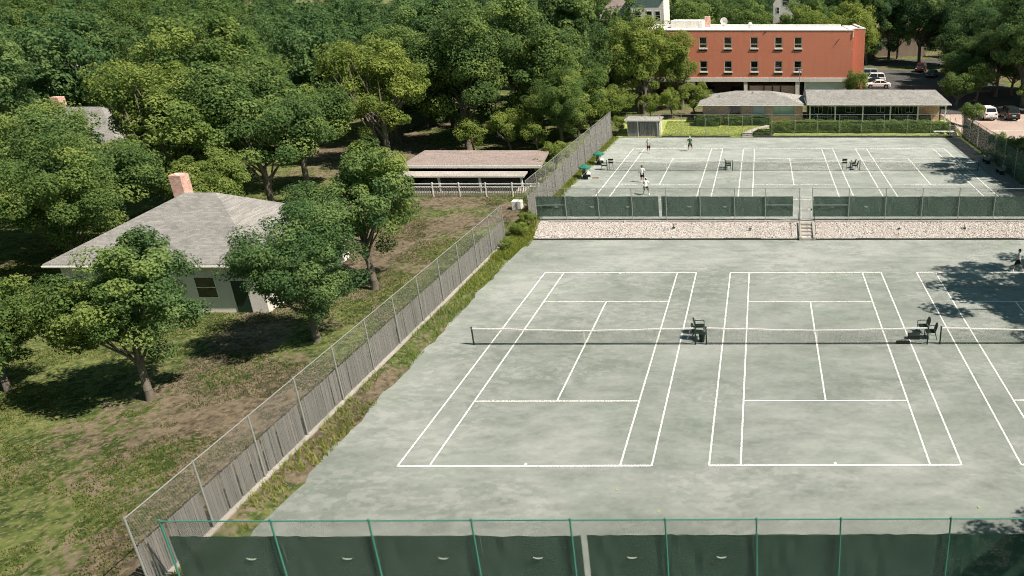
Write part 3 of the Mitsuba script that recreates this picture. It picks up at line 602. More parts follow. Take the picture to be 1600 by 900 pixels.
# porch building
t = thing('porch_clubhouse', 'long clubhouse with grey roof and open porch on white posts', 'house')
px0, px1 = 3.3, 22.3
pw = [(4.2, 5.4, 2.75, 3.85), (6.1, 7.1, 1.8, 3.9), (8.6, 10.0, 2.9, 3.9), (12.9, 14.2, 2.9, 3.9), (15.6, 16.6, 1.8, 3.9), (17.1, 18.2, 2.9, 3.9)]
part(t, 'wall', cat([wall_xz(holed(px0 + .2, 18.9, 1.7, 4.25, [(a, c, b, d) for a, b, c, d in pw]), 68.4, .2), box(px0 + .2, px0 + .4, 68.6, 75.4, 1.7, 4.25), box(21.9, 22.1, 68.4, 75.4, 1.7, 4.25), box(px0 + .4, 21.9, 75.2, 75.4, 1.7, 4.25)]), 'green_dark')
part(t, 'brick_wall', wall_xz(holed(18.95, 21.88, 1.7, 4.25, []), 68.38, .22), 'brick')
for a, b, c, d in pw:
    w = window(t, a, b, c, d, 68.4, 'white_paint', mull=[(a + b) / 2], name='window' if c > 2 else 'door')
part(t, 'floor', cbox(px0, px1, 65.7, 75.2, 1.45, 1.72, .02), 'concrete')
for x in (3.42, 6.91, 10.71, 14.52, 18.33, 22.12): part(t, 'porch_post', cbox(x - .09, x + .09, 65.75, 65.93, 1.72, 4.16, .012), 'white_paint')
part(t, 'beam', cbox(px0, px1, 65.72, 65.96, 4.16, 4.36, .01), 'white_paint')
part(t, 'roof', hip_roof(2.95, 22.75, 65.2, 75.9, 4.42, 6.05) if False else trimesh.Trimesh([(x, y, z) for z, dz in ((4.36, 0),) for x, y in ((2.95, 65.2), (22.75, 65.2), (22.75, 76.2), (2.95, 76.2))] + [(x, y, 4.5) for x, y in ((2.95, 65.2), (22.75, 65.2), (22.75, 76.2), (2.95, 76.2))] + [(3.0, 70.7, 5.76), (21.6, 70.7, 5.76)], process=False).convex_hull, 'shingle')
part(t, 'gutter', cbox(2.93, 22.77, 65.12, 65.197, 4.37, 4.49, .008), 'white_paint')
for x in (5.2, 8.8, 12.6, 16.4, 19.9): part(t, 'railing', cat([tube((x - 1.2, 65.84, 2.7), (x + 1.2, 65.84, 2.7), .03)] + [tube((x + d, 65.84, 1.72), (x + d, 65.84, 2.7), .012, 6) for d in np.arange(-1.2, 1.21, .3)]), 'galvanised')
for i, x in enumerate((8.1, 12.0, 16.0, 19.8)):
    k = thing('porch_bench', f'{["first","second","third","last"][i]} dark bench on the porch counted from the brick clubhouse', 'bench')
    part(k, 'seat', cbox(x - .8, x + .8, 67.4, 67.85, 2.1, 2.17, .01), 'timber'); part(k, 'backrest', cbox(x - .8, x + .8, 67.86, 67.92, 2.2, 2.65, .01), 'timber')
    for s in (-.7, .7): part(k, 'leg', cbox(x + s - .04, x + s + .04, 67.42, 67.84, 1.722, 2.098, .008), 'timber')

# red building over a garage
t = thing('red_building', 'flat-roofed brick red building raised over an open garage', 'building')
RX0, RX1, RY0, RY1, RZ0, RZ1 = -22.5, 11.25, 85., 101., 5.86, 13.0
cols = (-20.6, -16.6, -12.5, -8.6, -4.42, -.58, 2.5)
rows = [(10.4, 12.05), (6.8, 8.45)]
rw = [(x - .62, x + .62, a - .0, b) for x in cols for a, b in rows]
part(t, 'wall', wall_xz(holed(RX0, RX1, RZ0, RZ1, [(a, c, b, d) for a, b, c, d in rw]), RY0, .3), 'red_render')
part(t, 'wall', cat([box(RX0, RX0 + .3, RY0 + .3, RY1, RZ0, RZ1), box(RX1 - .3, RX1, RY0 + .3, 86.2, RZ0, RZ1), box(RX0 + .3, RX1, RY1 - .3, RY1, RZ0, RZ1)]), 'red_render')
part(t, 'rear_wing', cat([box(RX1 - .2, 13.2, 86.2, 86.5, 1.6, 13.2), box(12.9, 13.2, 86.5, 101.6, 1.6, 13.2)]), 'red_render')
for a, b, c, d in rw:
    w = window(t, a, b, c, d, RY0, 'cream_paint', rail=[c + .6], dep=.03, fw=.11)
    part(w, 'sill', cbox(a - .05, b + .05, RY0 - .12, RY0 + .04, c - .2, c - .005, .015), 'pale_render')
    part(w, 'vent_grille', cbox(a - .02, b + .02, RY0 - .05, RY0 + .02, c - .46, c - .215, .008), 'green_dark')
part(t, 'floor_slab', cat([box(RX0 + .3, RX1 - .3, RY0 + .3, RY1 - .3, 5.9, 6.1), box(RX0 + .3, RX1 - .3, RY0 + .3, RY1 - .3, 9.4, 9.6), box(RX0 + .3, RX1 - .3, RY0 + 4.4, RY0 + 4.5, 6.1, 12.9)]), 'dark_interior')
part(t, 'roof', cat([box(RX0 + .3, RX1 - .3, RY0 + .3, RY1 - .3, 12.7, 12.95), box(RX1 - .297, 12.9, 86.5, 101.3, 12.96, 13.1)]), 'white_paint')
part(t, 'parapet', cat([cbox(RX0 - .04, RX1 + .04, RY0 - .06, RY0 + .34, 13.003, 13.16, .02), cbox(RX0 - .04, RX1 - .5, RY1 - .34, RY1 + .04, 13.003, 13.3, .02), cbox(11.3, 13.26, 86.16, 86.56, 13.203, 13.36, .02), cbox(12.9, 13.26, 86.57, 101.6, 13.203, 13.36, .02)]), 'white_paint')
part(t, 'floor_band', cbox(RX0 - .03, RX1 - .2, RY0 - .1, RY1, 5.22, 5.857, .02), 'pale_render')
for x in (-22.1, -14.25, -5.85, 2.45): part(t, 'column', cbox(x - .28, x + .28, RY0, RY0 + .5, 1.6, 5.217, .02), 'pale_render')
for b_ in (box(3.6, 11.0, RY0 + .4, RY0 + .6, 1.6, 5.2), box(10.8, 11.0, RY0 + .603, RY1, 1.6, 5.2), box(RX0, RX0 + .3, RY0 + 6, RY1, 1.6, 5.2)): part(t, 'garage_wall', b_, 'pale_render')
part(t, 'back_wall', cat([box(-5.2, 2.1, 85.62, 85.8, 1.6, 4.55), box(RX0, 10.7, RY1 - .3, RY1, 1.6, 5.2)]), 'brick')
for x in (-2.9, -1.5, -.2): part(t, 'pilaster', cbox(x - .1, x + .1, 85.54, 85.615, 1.6, 4.5, .01), 'dark_interior')
d = part(t, 'garage_door', cbox(4.4, 8.6, RY0 + .32, RY0 + .39, 1.6, 4.5, .01), 'white_paint')
part(t, 'door', cbox(3.05, 3.5, RY0 + .7, RY0 + .8, 1.6, 4.6, .01), 'glass_dark')
part(t, 'downpipe', tube((11.1, RY0 - .06, 12.9), (11.1, RY0 - .06, 12.0), .06), 'white_paint')
part(t, 'wall_plate', cbox(10.9, 11.22, RY0 - .03, RY0 - .002, 10.2, 10.28, .004), 'white_paint')
part(t, 'wall_bracket', tube((8.3, RY0 - .08, 10.9), (9.0, RY0 - .08, 11.8), .05), 'glass_dark', label='dark slanting bar fixed to the blank wall')
part(t, 'wall_bracket', tube((-3.0, RY0 - .06, 12.55), (-2.5, RY0 - .06, 12.9), .035), 'glass_dark')
struct('garage_floor', box(-24, 13, 80, 102, 1.3, 1.66), 'concrete')
t = thing('satellite_dish', 'round white satellite dish on the red building roof', 'satellite dish')
a = np.linspace(0, 2 * math.pi, 25)[:-1]; v = [(0, .0, 0)] ; f = []
for j, q in enumerate((.33, .66, 1.0)): v += [(q * .62 * math.cos(s), -.16 * q * q, q * .62 * math.sin(s)) for s in a]
for s in range(24):
    s2 = (s + 1) % 24; f.append((0, 1 + s, 1 + s2))
    for j in (0, 1): o = 1 + 24 * j; f += [(o + s, o + 24 + s, o + 24 + s2), (o + s, o + 24 + s2, o + s2)]
part(t, 'dish', moved(trimesh.Trimesh(v, f, process=False), (-9.6, 94.8, 14.05)), 'pale_render', True)
part(t, 'mast', tube((-9.6, 94.9, 12.95), (-9.6, 94.84, 14.05), .06), 'galvanised'); part(t, 'feed_arm', bars([(-9.6, 94.75, 13.5)], [(-9.6, 94.2, 14.0)], .025, 5), 'galvanised')
t = thing('roof_ventilator', 'squat white ventilator on the red building roof', 'vent')
part(t, 'stack', tube((-5.2, 95, 12.95), (-5.2, 95, 13.5), .28, 14), 'white_paint'); part(t, 'cap', tube((-5.2, 95, 13.5), (-5.2, 95, 13.85), .45, 14, .2), 'white_paint')
t = thing('roof_hut', 'white rooftop hut with brick chimney at the left of the flat roof', 'rooftop hut')
part(t, 'wall', cbox(-18.5, -13.2, 94, 99.5, 12.95, 14.1, .03), 'pale_render'); part(t, 'chimney', cbox(-13.0, -12.1, 97, 98, 12.95, 14.7, .02), 'brick')
t = thing('lamp_post', 'slim grey lamp post in front of the garage', 'lamp post')
part(t, 'pole', tube((2.62, 80.5, 1.6), (2.62, 80.5, 7.4), .07, 10, .05), 'galvanised'); part(t, 'lamp_head', cbox(2.35, 3.1, 80.35, 80.6, 7.4, 7.55, .03), 'galvanised')

# houses behind
def gable_house(key, x0, x1, y0, y1, z0, ze, zr, wm, rm, wins=(), axis='y', over=.4):
    part(key, 'wall', cbox(x0, x1, y0, y1, z0, ze, .01), wm)
    if axis == 'y':
        xm = (x0 + x1) / 2
        part(key, 'gable', wall_xz(Polygon([(x0, ze + .002), (x1, ze + .002), (xm, zr - .12)]), y0 + .01, y1 - y0 - .02), wm)
        for s, xe in ((-1, x0 - over), (1, x1 + over)):
            dz = (zr - ze) / (xm - x0) * over
            part(key, 'roof', trimesh.Trimesh([(x, y, z + q) for x, z in ((xm, zr), (xe, ze - dz)) for y in (y0 - over, y1 + over) for q in (0, .14)], process=False).convex_hull, rm)
    else:
        part(key, 'roof', hip_roof(x0 - over, x1 + over, y0 - over, y1 + over, ze + .16, zr), rm)
    for (a, b, c, d) in wins:
        w = part(key, 'window', cbox(a, b, y0 - .05, y0 - .003, c, d, .008), 'white_paint')
        for e, g in ((c + .06, (c + d) / 2 - .03), ((c + d) / 2 + .03, d - .06)): part(w, 'pane', cbox(a + .07, b - .07, y0 - .062, y0 - .052, e, g, .002), 'glass_dark')
t = thing('gabled_house', 'white gabled house behind the red building roof', 'house')
gable_house(t, -.9, 4.6, 125, 134, 2, 16.2, 20.5, 'pale_render', 'shingle', [(1.2, 2.2, 12.6, 14.0), (-.3, .4, 16.2 - 1.8, 15.6), (1.0, 2.4, 15.9, 17.6), (3.2, 4.1, 12.6, 14.0)])
t = thing('white_house', 'tall white house with dusty pink roof above the light green tree', 'house')
gable_house(t, -29, -22.5, 118, 128, 2, 17.5, 21, 'pale_render', 'dusty_roof', [(-28.2, -27, 13.3, 15), (-26, -24.8, 13.3, 15), (-24.2, -23.2, 13.3, 15), (-28.2, -27, 9, 10.8), (-25.6, -24.6, 9, 10.8)], 'x')
gable_house(t, -36, -29.02, 119, 128, 2, 12.5, 17.5, 'pale_render', 'dusty_roof', [(-34.8, -33.4, 9.5, 11.5), (-32, -30.6, 9.5, 11.5)], 'x')
t = thing('pink_house', 'pinkish house glimpsed between the dark trees beyond the car park', 'house')
gable_house(t, 22, 38, 158, 170, 2, 9.5, 12.5, 'pink_paving', 'dusty_roof', [(24, 25.2, 6, 8), (28, 29.2, 6, 8), (33, 34.2, 6, 8)], 'x')
# pavilion left of the slatted fence
t = thing('garden_pavilion', 'low pavilion with dusty pink roof beside the slatted fence', 'pavilion')
pr = [(-38.5, 33.3), (-24.75, 33.3), (-25.5, 39.3), (-38.5, 39.3)]
part(t, 'roof', trimesh.Trimesh([(x, y, z) for (x, y), h in zip(pr, (2.9, 2.9, 3.2, 3.2)) for z in (h, h + .18)], process=False).convex_hull, 'dusty_roof')
part(t, 'eave_roof', trimesh.Trimesh([(x, y, z) for x, y, h in ((-38.4, 31.5, 2.3), (-26, 31.5, 2.3), (-26, 32.9, 2.5), (-38.4, 32.9, 2.5)) for z in (h, h + .14)], process=False).convex_hull, 'concrete')
part(t, 'wall', box(-38, -26.2, 38.6, 38.8, .8, 3.1), 'dark_interior'); part(t, 'wall', box(-38, -37.8, 34, 38.6, .8, 2.9), 'dark_interior'); part(t, 'wall', box(-26.4, -26.2, 35, 38.6, .8, 2.9), 'dark_interior')
for x in (-37.9, -34.2, -30.3, -26.3): part(t, 'post', cbox(x - .09, x + .09, 31.6, 31.78, .8, 2.33, .01), 'white_paint')
part(t, 'roof_trim', cbox(-38.5, -24.7, 33.22, 33.297, 2.84, 3.1, .01), 'white_paint')
part(t, 'floor', box(-38.4, -26.2, 31.4, 38.6, .5, .9), 'concrete')
t = thing('garden_railing', 'white railing with dark balusters before the low pavilion', 'railing')
part(t, 'rail', cat([cbox(-40, -24.2, 30.20, 30.28, 1.98, 2.06, .008), cbox(-40, -24.2, 30.20, 30.28, 1.72, 1.79, .008)]), 'white_paint')
for x in np.arange(-39.3, -24.2, 2.5): part(t, 'post', cbox(x - .05, x + .05, 30.18, 30.30, .7, 2.15, .008), 'white_paint')
part(t, 'baluster', cat([box(x - .03, x + .03, 30.22, 30.26, .75, 1.715) for x in np.arange(-39.9, -24.3, .16)]), 'grey_slat', kind='stuff')
solo('utility_box', cbox(-25.6, -24.75, 25.9, 26.6, .6, 1.5, .03), 'white_paint', 'small white utility box on the grass left of the fence corner', 'utility box')

# beyond the left edge of the photograph the place goes on: gardens and houses
for i, (x0, x1, y0, y1, zr, wm, rm, lab) in enumerate([(-46, -34, 4, 14, 6.6, 'pale_render', 'shingle', 'pale house with grey hipped roof nearest the slatted kerb fence'), (-76, -62, 30, 40, 8.2, 'brick', 'shingle', 'brick house with grey hipped roof among the left gardens'),
      (-66, -54, -12, -2, 7.0, 'cream_paint', 'dusty_roof', 'cream house with dusty pink roof in the left gardens'), (-104, -90, 60, 72, 9.5, 'pale_render', 'dusty_roof', 'white house with dusty pink roof far among the left trees')]):
    k = thing('garden_house', lab, 'house'); z = float(ground_h(np.array((x0 + x1) / 2), np.array(y0)))
    gable_house(k, x0, x1, y0, y1, z - .3, z + 3.2, zr + z * .3, wm, rm, [(x0 + 1.5 + 3.2 * j, x0 + 2.8 + 3.2 * j, z + 1.0, z + 2.4) for j in range(3)], 'x', .5)
    part(k, 'gutter', cbox(x0 - .52, x1 + .52, y0 - .6, y0 - .503, z + 3.17, z + 3.29, .012), 'white_paint'); part(k, 'door', cbox(x1 - 1.9, x1 - 1.0, y0 - .04, y0 - .003, z, z + 2.1, .008), 'green_dark'); part(k, 'downpipe', tube((x0 + .15, y0 - .06, z), (x0 + .15, y0 - .06, z + 3.2), .04), 'white_paint')
    part(k, 'chimney', cbox(x0 + 3.4, x0 + 4.2, (y0 + y1) / 2 + 1, (y0 + y1) / 2 + 1.8, z + 3, zr + 1.0, .02), 'brick')

# ------------------------------------------------------------------ car parks
struct('parking_lot', quadgrid(np.linspace(13.6, 42, 12), np.linspace(77, 152, 30), lambda x, y: ground_h(x, y) + .03), 'asphalt', True)
PV = struct('pavement', quadgrid(np.linspace(23.6, 70, 30), np.linspace(52, 76.5, 20), lambda x, y: ground_h(x, y) + .045), 'pink_paving', True)
part(PV, 'line', quadgrid(np.linspace(28, 60, 10), np.linspace(63.9, 64.05, 2), lambda x, y: ground_h(x, y) + .055), 'tape')
part(PV, 'line', quadgrid(np.linspace(28, 60, 10), np.linspace(58.9, 59.05, 2), lambda x, y: ground_h(x, y) + .055), 'tape')

# ------------------------------------------------------------------ cars
def loft(profile, ys, shr, yscale):
    p = np.array(profile); n = len(p); d = np.roll(p, -1, 0) - np.roll(p, 1, 0); nn = np.stack([d[:, 1], -d[:, 0]], 1); nn /= np.linalg.norm(nn, axis=1, keepdims=True) + 1e-9
    v, f = [], []
    for y, s in zip(ys, shr):
        q = p - nn * s; v.append(np.stack([q[:, 0], y * yscale(q[:, 1]), q[:, 1]], 1))
    for i in range(len(ys) - 1):
        for k in range(n):
            a, b = i * n + k, i * n + (k + 1) % n; f += [(a, a + n, b + n), (a, b + n, b)]
    tv, tf = trimesh.creation.triangulate_polygon(Polygon(p), engine='earcut')
    idx = [int(np.argmin(((p - q) ** 2).sum(1))) for q in tv]
    for t_ in tf:
        f.append(tuple(idx[q] for q in t_)); f.append(tuple((len(ys) - 1) * n + idx[q] for q in t_[::-1]))
    m = trimesh.Trimesh(np.vstack(v), f, process=False); m.fix_normals(); return m
def car(label, loc, ang, paint, kind='sedan', group=None):
    k = thing('parked_car', label, 'car', group)
    L2, W = (2.3, .9) if kind == 'sedan' else (2.4, .97)
    hood, belt, roof = (.86, .96, 1.46) if kind == 'sedan' else (1.08, 1.14, 1.85)
    wx, wr = 1.38, .33 if kind == 'sedan' else .38
    arch = lambda c: [(c + (wr + .06) * math.cos(a), wr + (wr + .06) * math.sin(a)) for a in np.linspace(math.pi, 0, 9)]
    prof = [(-L2, .35)] + [(-L2 + .12, .26)] + [q for q in arch(-wx) if q[1] > .27] + [q for q in arch(wx) if q[1] > .27] + [(L2 - .12, .26), (L2, .38), (L2 - .02, .62), (L2 - .18, hood - .1), (L2 - .4, hood - .02), (.95, belt), (-1.5 if kind == 'sedan' else -2.2, belt + .02), (-L2 + .12, belt - .03), (-L2 + .02, belt - .2)]
    M = lambda m: moved(m, loc, ang)
    part(k, 'body', M(loft(prof, [-W, -W + .05, -W + .16, W - .16, W - .05, W], [.09, .03, 0, 0, .03, .09], lambda z: 1 - .05 * np.clip((z - .5), 0, 1))), paint, 35)
    if kind == 'sedan': cab = [(1.05, belt - .02), (.3, roof - .03), (.05, roof), (-.75, roof - .01), (-1.0, roof - .06), (-1.75, belt - .02)]
    else: cab = [(1.05, belt - .02), (.5, roof - .05), (.25, roof), (-1.75, roof - .01), (-2.0, roof - .07), (-2.22, belt - .02)]
    ysc = lambda z: 1 - .22 * (z - belt) / (roof - belt)
    cw = W - .06; part(k, 'cabin', M(loft(cab, [-cw, -cw + .05, cw - .05, cw], [.03, 0, 0, .03], ysc)), paint, 35)
    def glass(poly, y): return np.array([(x, y * ysc(z), z) for x, z in poly])
    zb, zt = belt + .03, roof - .1
    lerp = lambda p, q, z: p[0] + (q[0] - p[0]) * (z - p[1]) / (q[1] - p[1])
    xf = lambda z: lerp(cab[0], cab[1], z) - .12; xr = lambda z: lerp(cab[-1], cab[-2], z) + .12; xm = (cab[1][0] + cab[-2][0]) / 2 - .02
    for s in (-1, 1):
        for lo, hi in (((xm + .05), None), (None, (xm - .05))):
            pl = [(lo, zb), (xf(zb), zb), (xf(zt), zt), (lo, zt)] if hi is None else [(xr(zb), zb), (hi, zb), (hi, zt), (xr(zt), zt)]
            v = np.vstack([glass(pl, s * (cw + .012)), glass(pl, s * (cw - .03))])
            part(k, 'side_window', M(trimesh.Trimesh(v, process=False).convex_hull), 'glass_dark')
    for (p, q, nm, dx) in ((cab[0], cab[1], 'windscreen', .012), (cab[-1], cab[-2], 'rear_window', -.012)):
        v = []
        for z in (belt + .06, roof - .11):
            for s in (-1, 1):
                for e in (dx, -dx * 2): v.append((lerp(p, q, z) + e, s * (cw - .12) * ysc(z), z))
        part(k, nm, M(trimesh.Trimesh(v, process=False).convex_hull), 'glass_dark')
    for x in (-wx, wx):
        for s in (-1, 1):
            y = s * (W - .11)
            w = part(k, 'wheel', M(tube((x, y - .1, wr), (x, y + .1, wr), wr, 20)), 'rubber', 40)
            part(w, 'rim', M(tube((x, y + s * .09, wr), (x, y + s * .108, wr), wr * .62, 14)), 'rim_metal')
    for s in (-1, 1):
        part(k, 'headlight', M(cbox(L2 - .22, L2 - .02, s * (W - .3) - .17, s * (W - .3) + .17, hood - .26, hood - .12, .03)), 'lamp_clear')
        part(k, 'taillight', M(cbox(-L2 - .005, -L2 + .12, s * (W - .26) - .14, s * (W - .26) + .14, belt - .3, belt - .08, .02)), 'lamp_red')
    part(k, 'number_plate', M(cbox(-L2 - .02, -L2 + .03, -.26, .26, .62 if kind == 'sedan' else .7, .75 if kind == 'sedan' else .83, .004)), 'white_paint')
    part(k, 'bumper', M(cbox(-L2 - .03, -L2 + .1, -W + .1, W - .1, .34, .5, .03)), 'cloth_black')
LZ = 1.73
for lab, x, y, a, p, kd in [('white saloon car parked nearest behind the porch roof ridge', 17.6, 99.5, 180, 'car_white', 'sedan'), ('black car parked between the white cars beside the red building', 17.4, 103.2, 180, 'car_black', 'sedan'),
      ('white estate car parked third from the porch roof', 17.8, 107.4, 180, 'car_white', 'suv'), ('silver car parked farthest beside the red building', 17.6, 115.5, 180, 'car_silver', 'suv'),
      ('dark red van in deep tree shade across the car park', 31.0, 128, 250, 'car_maroon', 'suv'), ('black car in deep tree shade across the car park', 31.2, 117.5, 245, 'car_black', 'sedan'),
      ('white car parked behind the young tree on pinkish paving', 29.9, 73.4, 96, 'car_white', 'suv'), ('black car parked beside the white one on pinkish paving', 33.3, 73.2, 92, 'car_black', 'suv'),
      ('pale van facing out of the open garage', -12.0, 95.4, 270, 'car_silver', 'suv'), ('dark car standing deep in the open garage', -7.8, 96.2, 270, 'car_greygreen', 'sedan')]:
    z = 1.665 if x < 10 else float(ground_h(np.array(x), np.array(y))) + (.035 if y > 77 else .05)
    car(lab, (x, y, z), math.radians(a), p, kd)

# ------------------------------------------------------------------ court furniture
def chair(label, loc, ang, group=None):
    k = thing('court_chair', label, 'chair', group); M = lambda m: moved(m, loc, ang)
    part(k, 'seat', M(cbox(-.24, .26, -.25, .25, .42, .47, .015)), 'chair_green')
    b = m3.Manifold.batch_hull([m3.Manifold.sphere(.028, 12).translate(p) for p in ((-.25, -.24, .56), (-.25, .24, .56), (-.33, -.25, .82), (-.33, .25, .82), (-.36, -.16, .93), (-.36, .16, .93), (-.37, 0, .955))])
    q = b.to_mesh(); part(k, 'backrest', M(trimesh.Trimesh(q.vert_properties[:, :3], q.tri_verts)), 'chair_green', 40)
    for s in (-.27, .27):
        part(k, 'armrest', M(poly_tube([(-.30, s, .68), (.24, s, .68), (.28, s, .66)], .024, 8)), 'chair_green')
        part(k, 'leg', M(poly_tube([(.28, s, .66), (.30, s, .0)], .02, 8)), 'chair_green'); part(k, 'leg', M(poly_tube([(-.38, s, 0), (-.25, s, .46), (-.36, s * .9, .9)], .02, 8)), 'chair_green')
    part(k, 'stretcher', M(cat([tube((-.26, -.27, .42), (-.26, .27, .42), .016), tube((.27, -.27, .40), (.27, .27, .40), .016)])), 'chair_green')
def bag(label, loc, c='chair_green', s=(.5, .25, .28)):
    q = m3.Manifold.batch_hull([m3.Manifold.sphere(.05, 12).translate((a * s[0] / 2, b * s[1] / 2, z)) for a in (-1, 1) for b in (-1, 1) for z in (.05, s[2] - .05)]).to_mesh()
    t = thing('sports_bag', label, 'bag'); part(t, 'body', moved(trimesh.Trimesh(q.vert_properties[:, :3], q.tri_verts), loc), c, 40)
    part(t, 'strap', moved(poly_tube([(-.15, 0, s[2]), (-.08, 0, s[2] + .1), (.08, 0, s[2] + .1), (.15, 0, s[2])], .012, 6), loc), c)
chair('rear dark armchair left of the middle lower court', (-6.95, 1.62, 0), 0.1); chair('front dark armchair left of the middle lower court', (-6.98, .78, 0), -.06)
chair('rear dark armchair right of the middle lower court', (6.45, 1.6, 0), math.pi + .05); chair('front dark armchair right of the middle lower court', (6.72, .85, 0), math.pi - .1)
bag('dark bag on the clay behind the net left of the chairs', (5.75, .78, .01), s=(.6, .3, .3)); bag('flat dark bag at the net foot beside the right chairs', (5.0, .12, .01), s=(.7, .14, .14))
def bin_(label, loc):
    k = thing('court_bin', label, 'bin'); part(k, 'tub', moved(tube((0, 0, 0), (0, 0, .5), .15, 14, .19), loc), 'chair_green', 40); part(k, 'rim', moved(tube((0, 0, .5), (0, 0, .53), .205, 14), loc), 'chair_green', 40)
bin_('round dark bin under the chairs left of middle court', (-6.72, .42, 0.))
for lab, x, y, a in [('rear chair between the left and middle upper courts', -6.95, 42.4, 0), ('front chair between the left and middle upper courts', -6.9, 41.5, 0.1), ('rear chair between the middle and right upper courts', 6.75, 42.3, math.pi), ('front chair between the middle and right upper courts', 6.9, 41.4, math.pi)]: chair(lab, (x, y, UP), a)
def board(label, x, y, z):
    k = thing('score_board', label, 'score board'); part(k, 'board', cbox(x - .27, x + .27, y - .03, y + .03, z + .72, z + 1.22, .01), 'chair_green'); part(k, 'stand', cat([tube((x - .2, y + .05, z), (x - .2, y + .05, z + .9), .02), tube((x + .2, y + .05, z), (x + .2, y + .05, z + .9), .02)]), 'chair_green')
board('dark square board hanging by the net near the green parasols', -19.55, 41.2, UP); board('dark square board at the net right of the middle upper court', 5.75, 41.25, UP)
chair('lone dark chair at the left net post of the upper courts', (-20.35, 41.4, UP), .2)
def parasol_seat(label, x, y, sgn):
    k = thing('shaded_bench', label, 'bench'); z = UP
    part(k, 'seat', cbox(x - .25, x + .25, y - .7, y + .7, z + .42, z + .48, .01), 'chair_green'); part(k, 'backrest', cbox(x - .32, x - .26, y - .7, y + .7, z + .5, z + .95, .01), 'chair_green')
    for s in (-.6, .6): part(k, 'leg', cbox(x - .22, x + .22, y + s - .03, y + s + .03, z + .002, z + .418, .006), 'chair_green')
    part(k, 'pole', tube((x - .38, y, z), (x - .38, y, z + 1.4), .025), 'chair_green')
    n = 8; v = [(x - .15, y, z + 1.5)] + [(x - .15 + .62 * math.cos(i * math.pi / 4 + .39), y + .66 * math.sin(i * math.pi / 4 + .39), z + 1.2) for i in range(n)]
    f = [(0, 1 + i, 1 + (i + 1) % n) for i in range(n)]; v += [(a, b, c - .12) for a, b, c in v[1:]]; f += [(1 + i, 9 + i, 9 + (i + 1) % n) for i in range(n)] + [(1 + i, 9 + (i + 1) % n, 1 + (i + 1) % n) for i in range(n)]
    part(k, 'canopy', trimesh.Trimesh(v, f, process=False), 'canopy_teal')
parasol_seat('bench under a teal canopy, farther of two by the slatted fence', -21.3, 44.1, 1); parasol_seat('bench under a teal canopy, nearer of two by the slatted fence', -21.35, 37.4, 1)
def towel(label, x, y):
    q = m3.Manifold.batch_hull([m3.Manifold.sphere(.06, 10).translate(p) for p in ((-.15, -.2, .05), (.18, -.22, .05), (.15, .2, .06), (-.16, .18, .1), (0, 0, .3))]).to_mesh()
    solo('kit_bag', moved(trimesh.Trimesh(q.vert_properties[:, :3], q.tri_verts), (x, y, UP + .48)), 'cloth_white', label, 'bag', smooth=40)
towel('white kit bag on the farther canopied bench', -21.1, 43.9); towel('white kit bag on the nearer canopied bench', -21.1, 37.1)
solo('racket_case', cbox(-20.75, -20.1, 37.3, 37.6, UP + .01, UP + .16, .04), 'pink_paving', 'dusty pink racket case on the clay by the nearer canopied bench', 'bag')
def bench(label, x, y, a):
    k = thing('court_bench', label, 'bench'); M = lambda m: moved(m, (x, y, UP), a)
    for j in range(4): part(k, 'slat', M(cbox(-.8, .8, -.24 + .125 * j, -.135 + .125 * j, .43, .47, .006)), 'grey_slat')
    for j in range(3): part(k, 'slat', M(cbox(-.8, .8, .29 + .02 * j, .32 + .02 * j, .52 + .14 * j, .63 + .14 * j, .006)), 'grey_slat')
    for s in (-.65, .65): part(k, 'leg', M(cat([cbox(s - .03, s + .03, -.22, .26, .002, .426, .006), cbox(s - .03, s + .03, .262, .288, .0, .92, .004)])), 'green_dark')
bench('grey bench in the shade, farther of two by the right fence', 22.2, 44.9, -math.pi / 2); bench('grey bench in the shade, nearer of two by the right fence', 22.2, 39.6, -math.pi / 2)
for i, (x, y, lab) in enumerate([(-9.2, -13.6, 'small pale ball lying behind the left near baseline'), (-7.3, -15.0, 'small pale ball on the clay below the court gap'), (5.4, -14.8, 'small pale ball behind the middle near baseline'), (-11.0, -16.8, 'small pale ball close to the near green fence')]):
    b = trimesh.creation.icosphere(2, .034); solo('tennis_ball', moved(b, (x, y, .034)), 'ball', lab, 'ball', smooth=True)

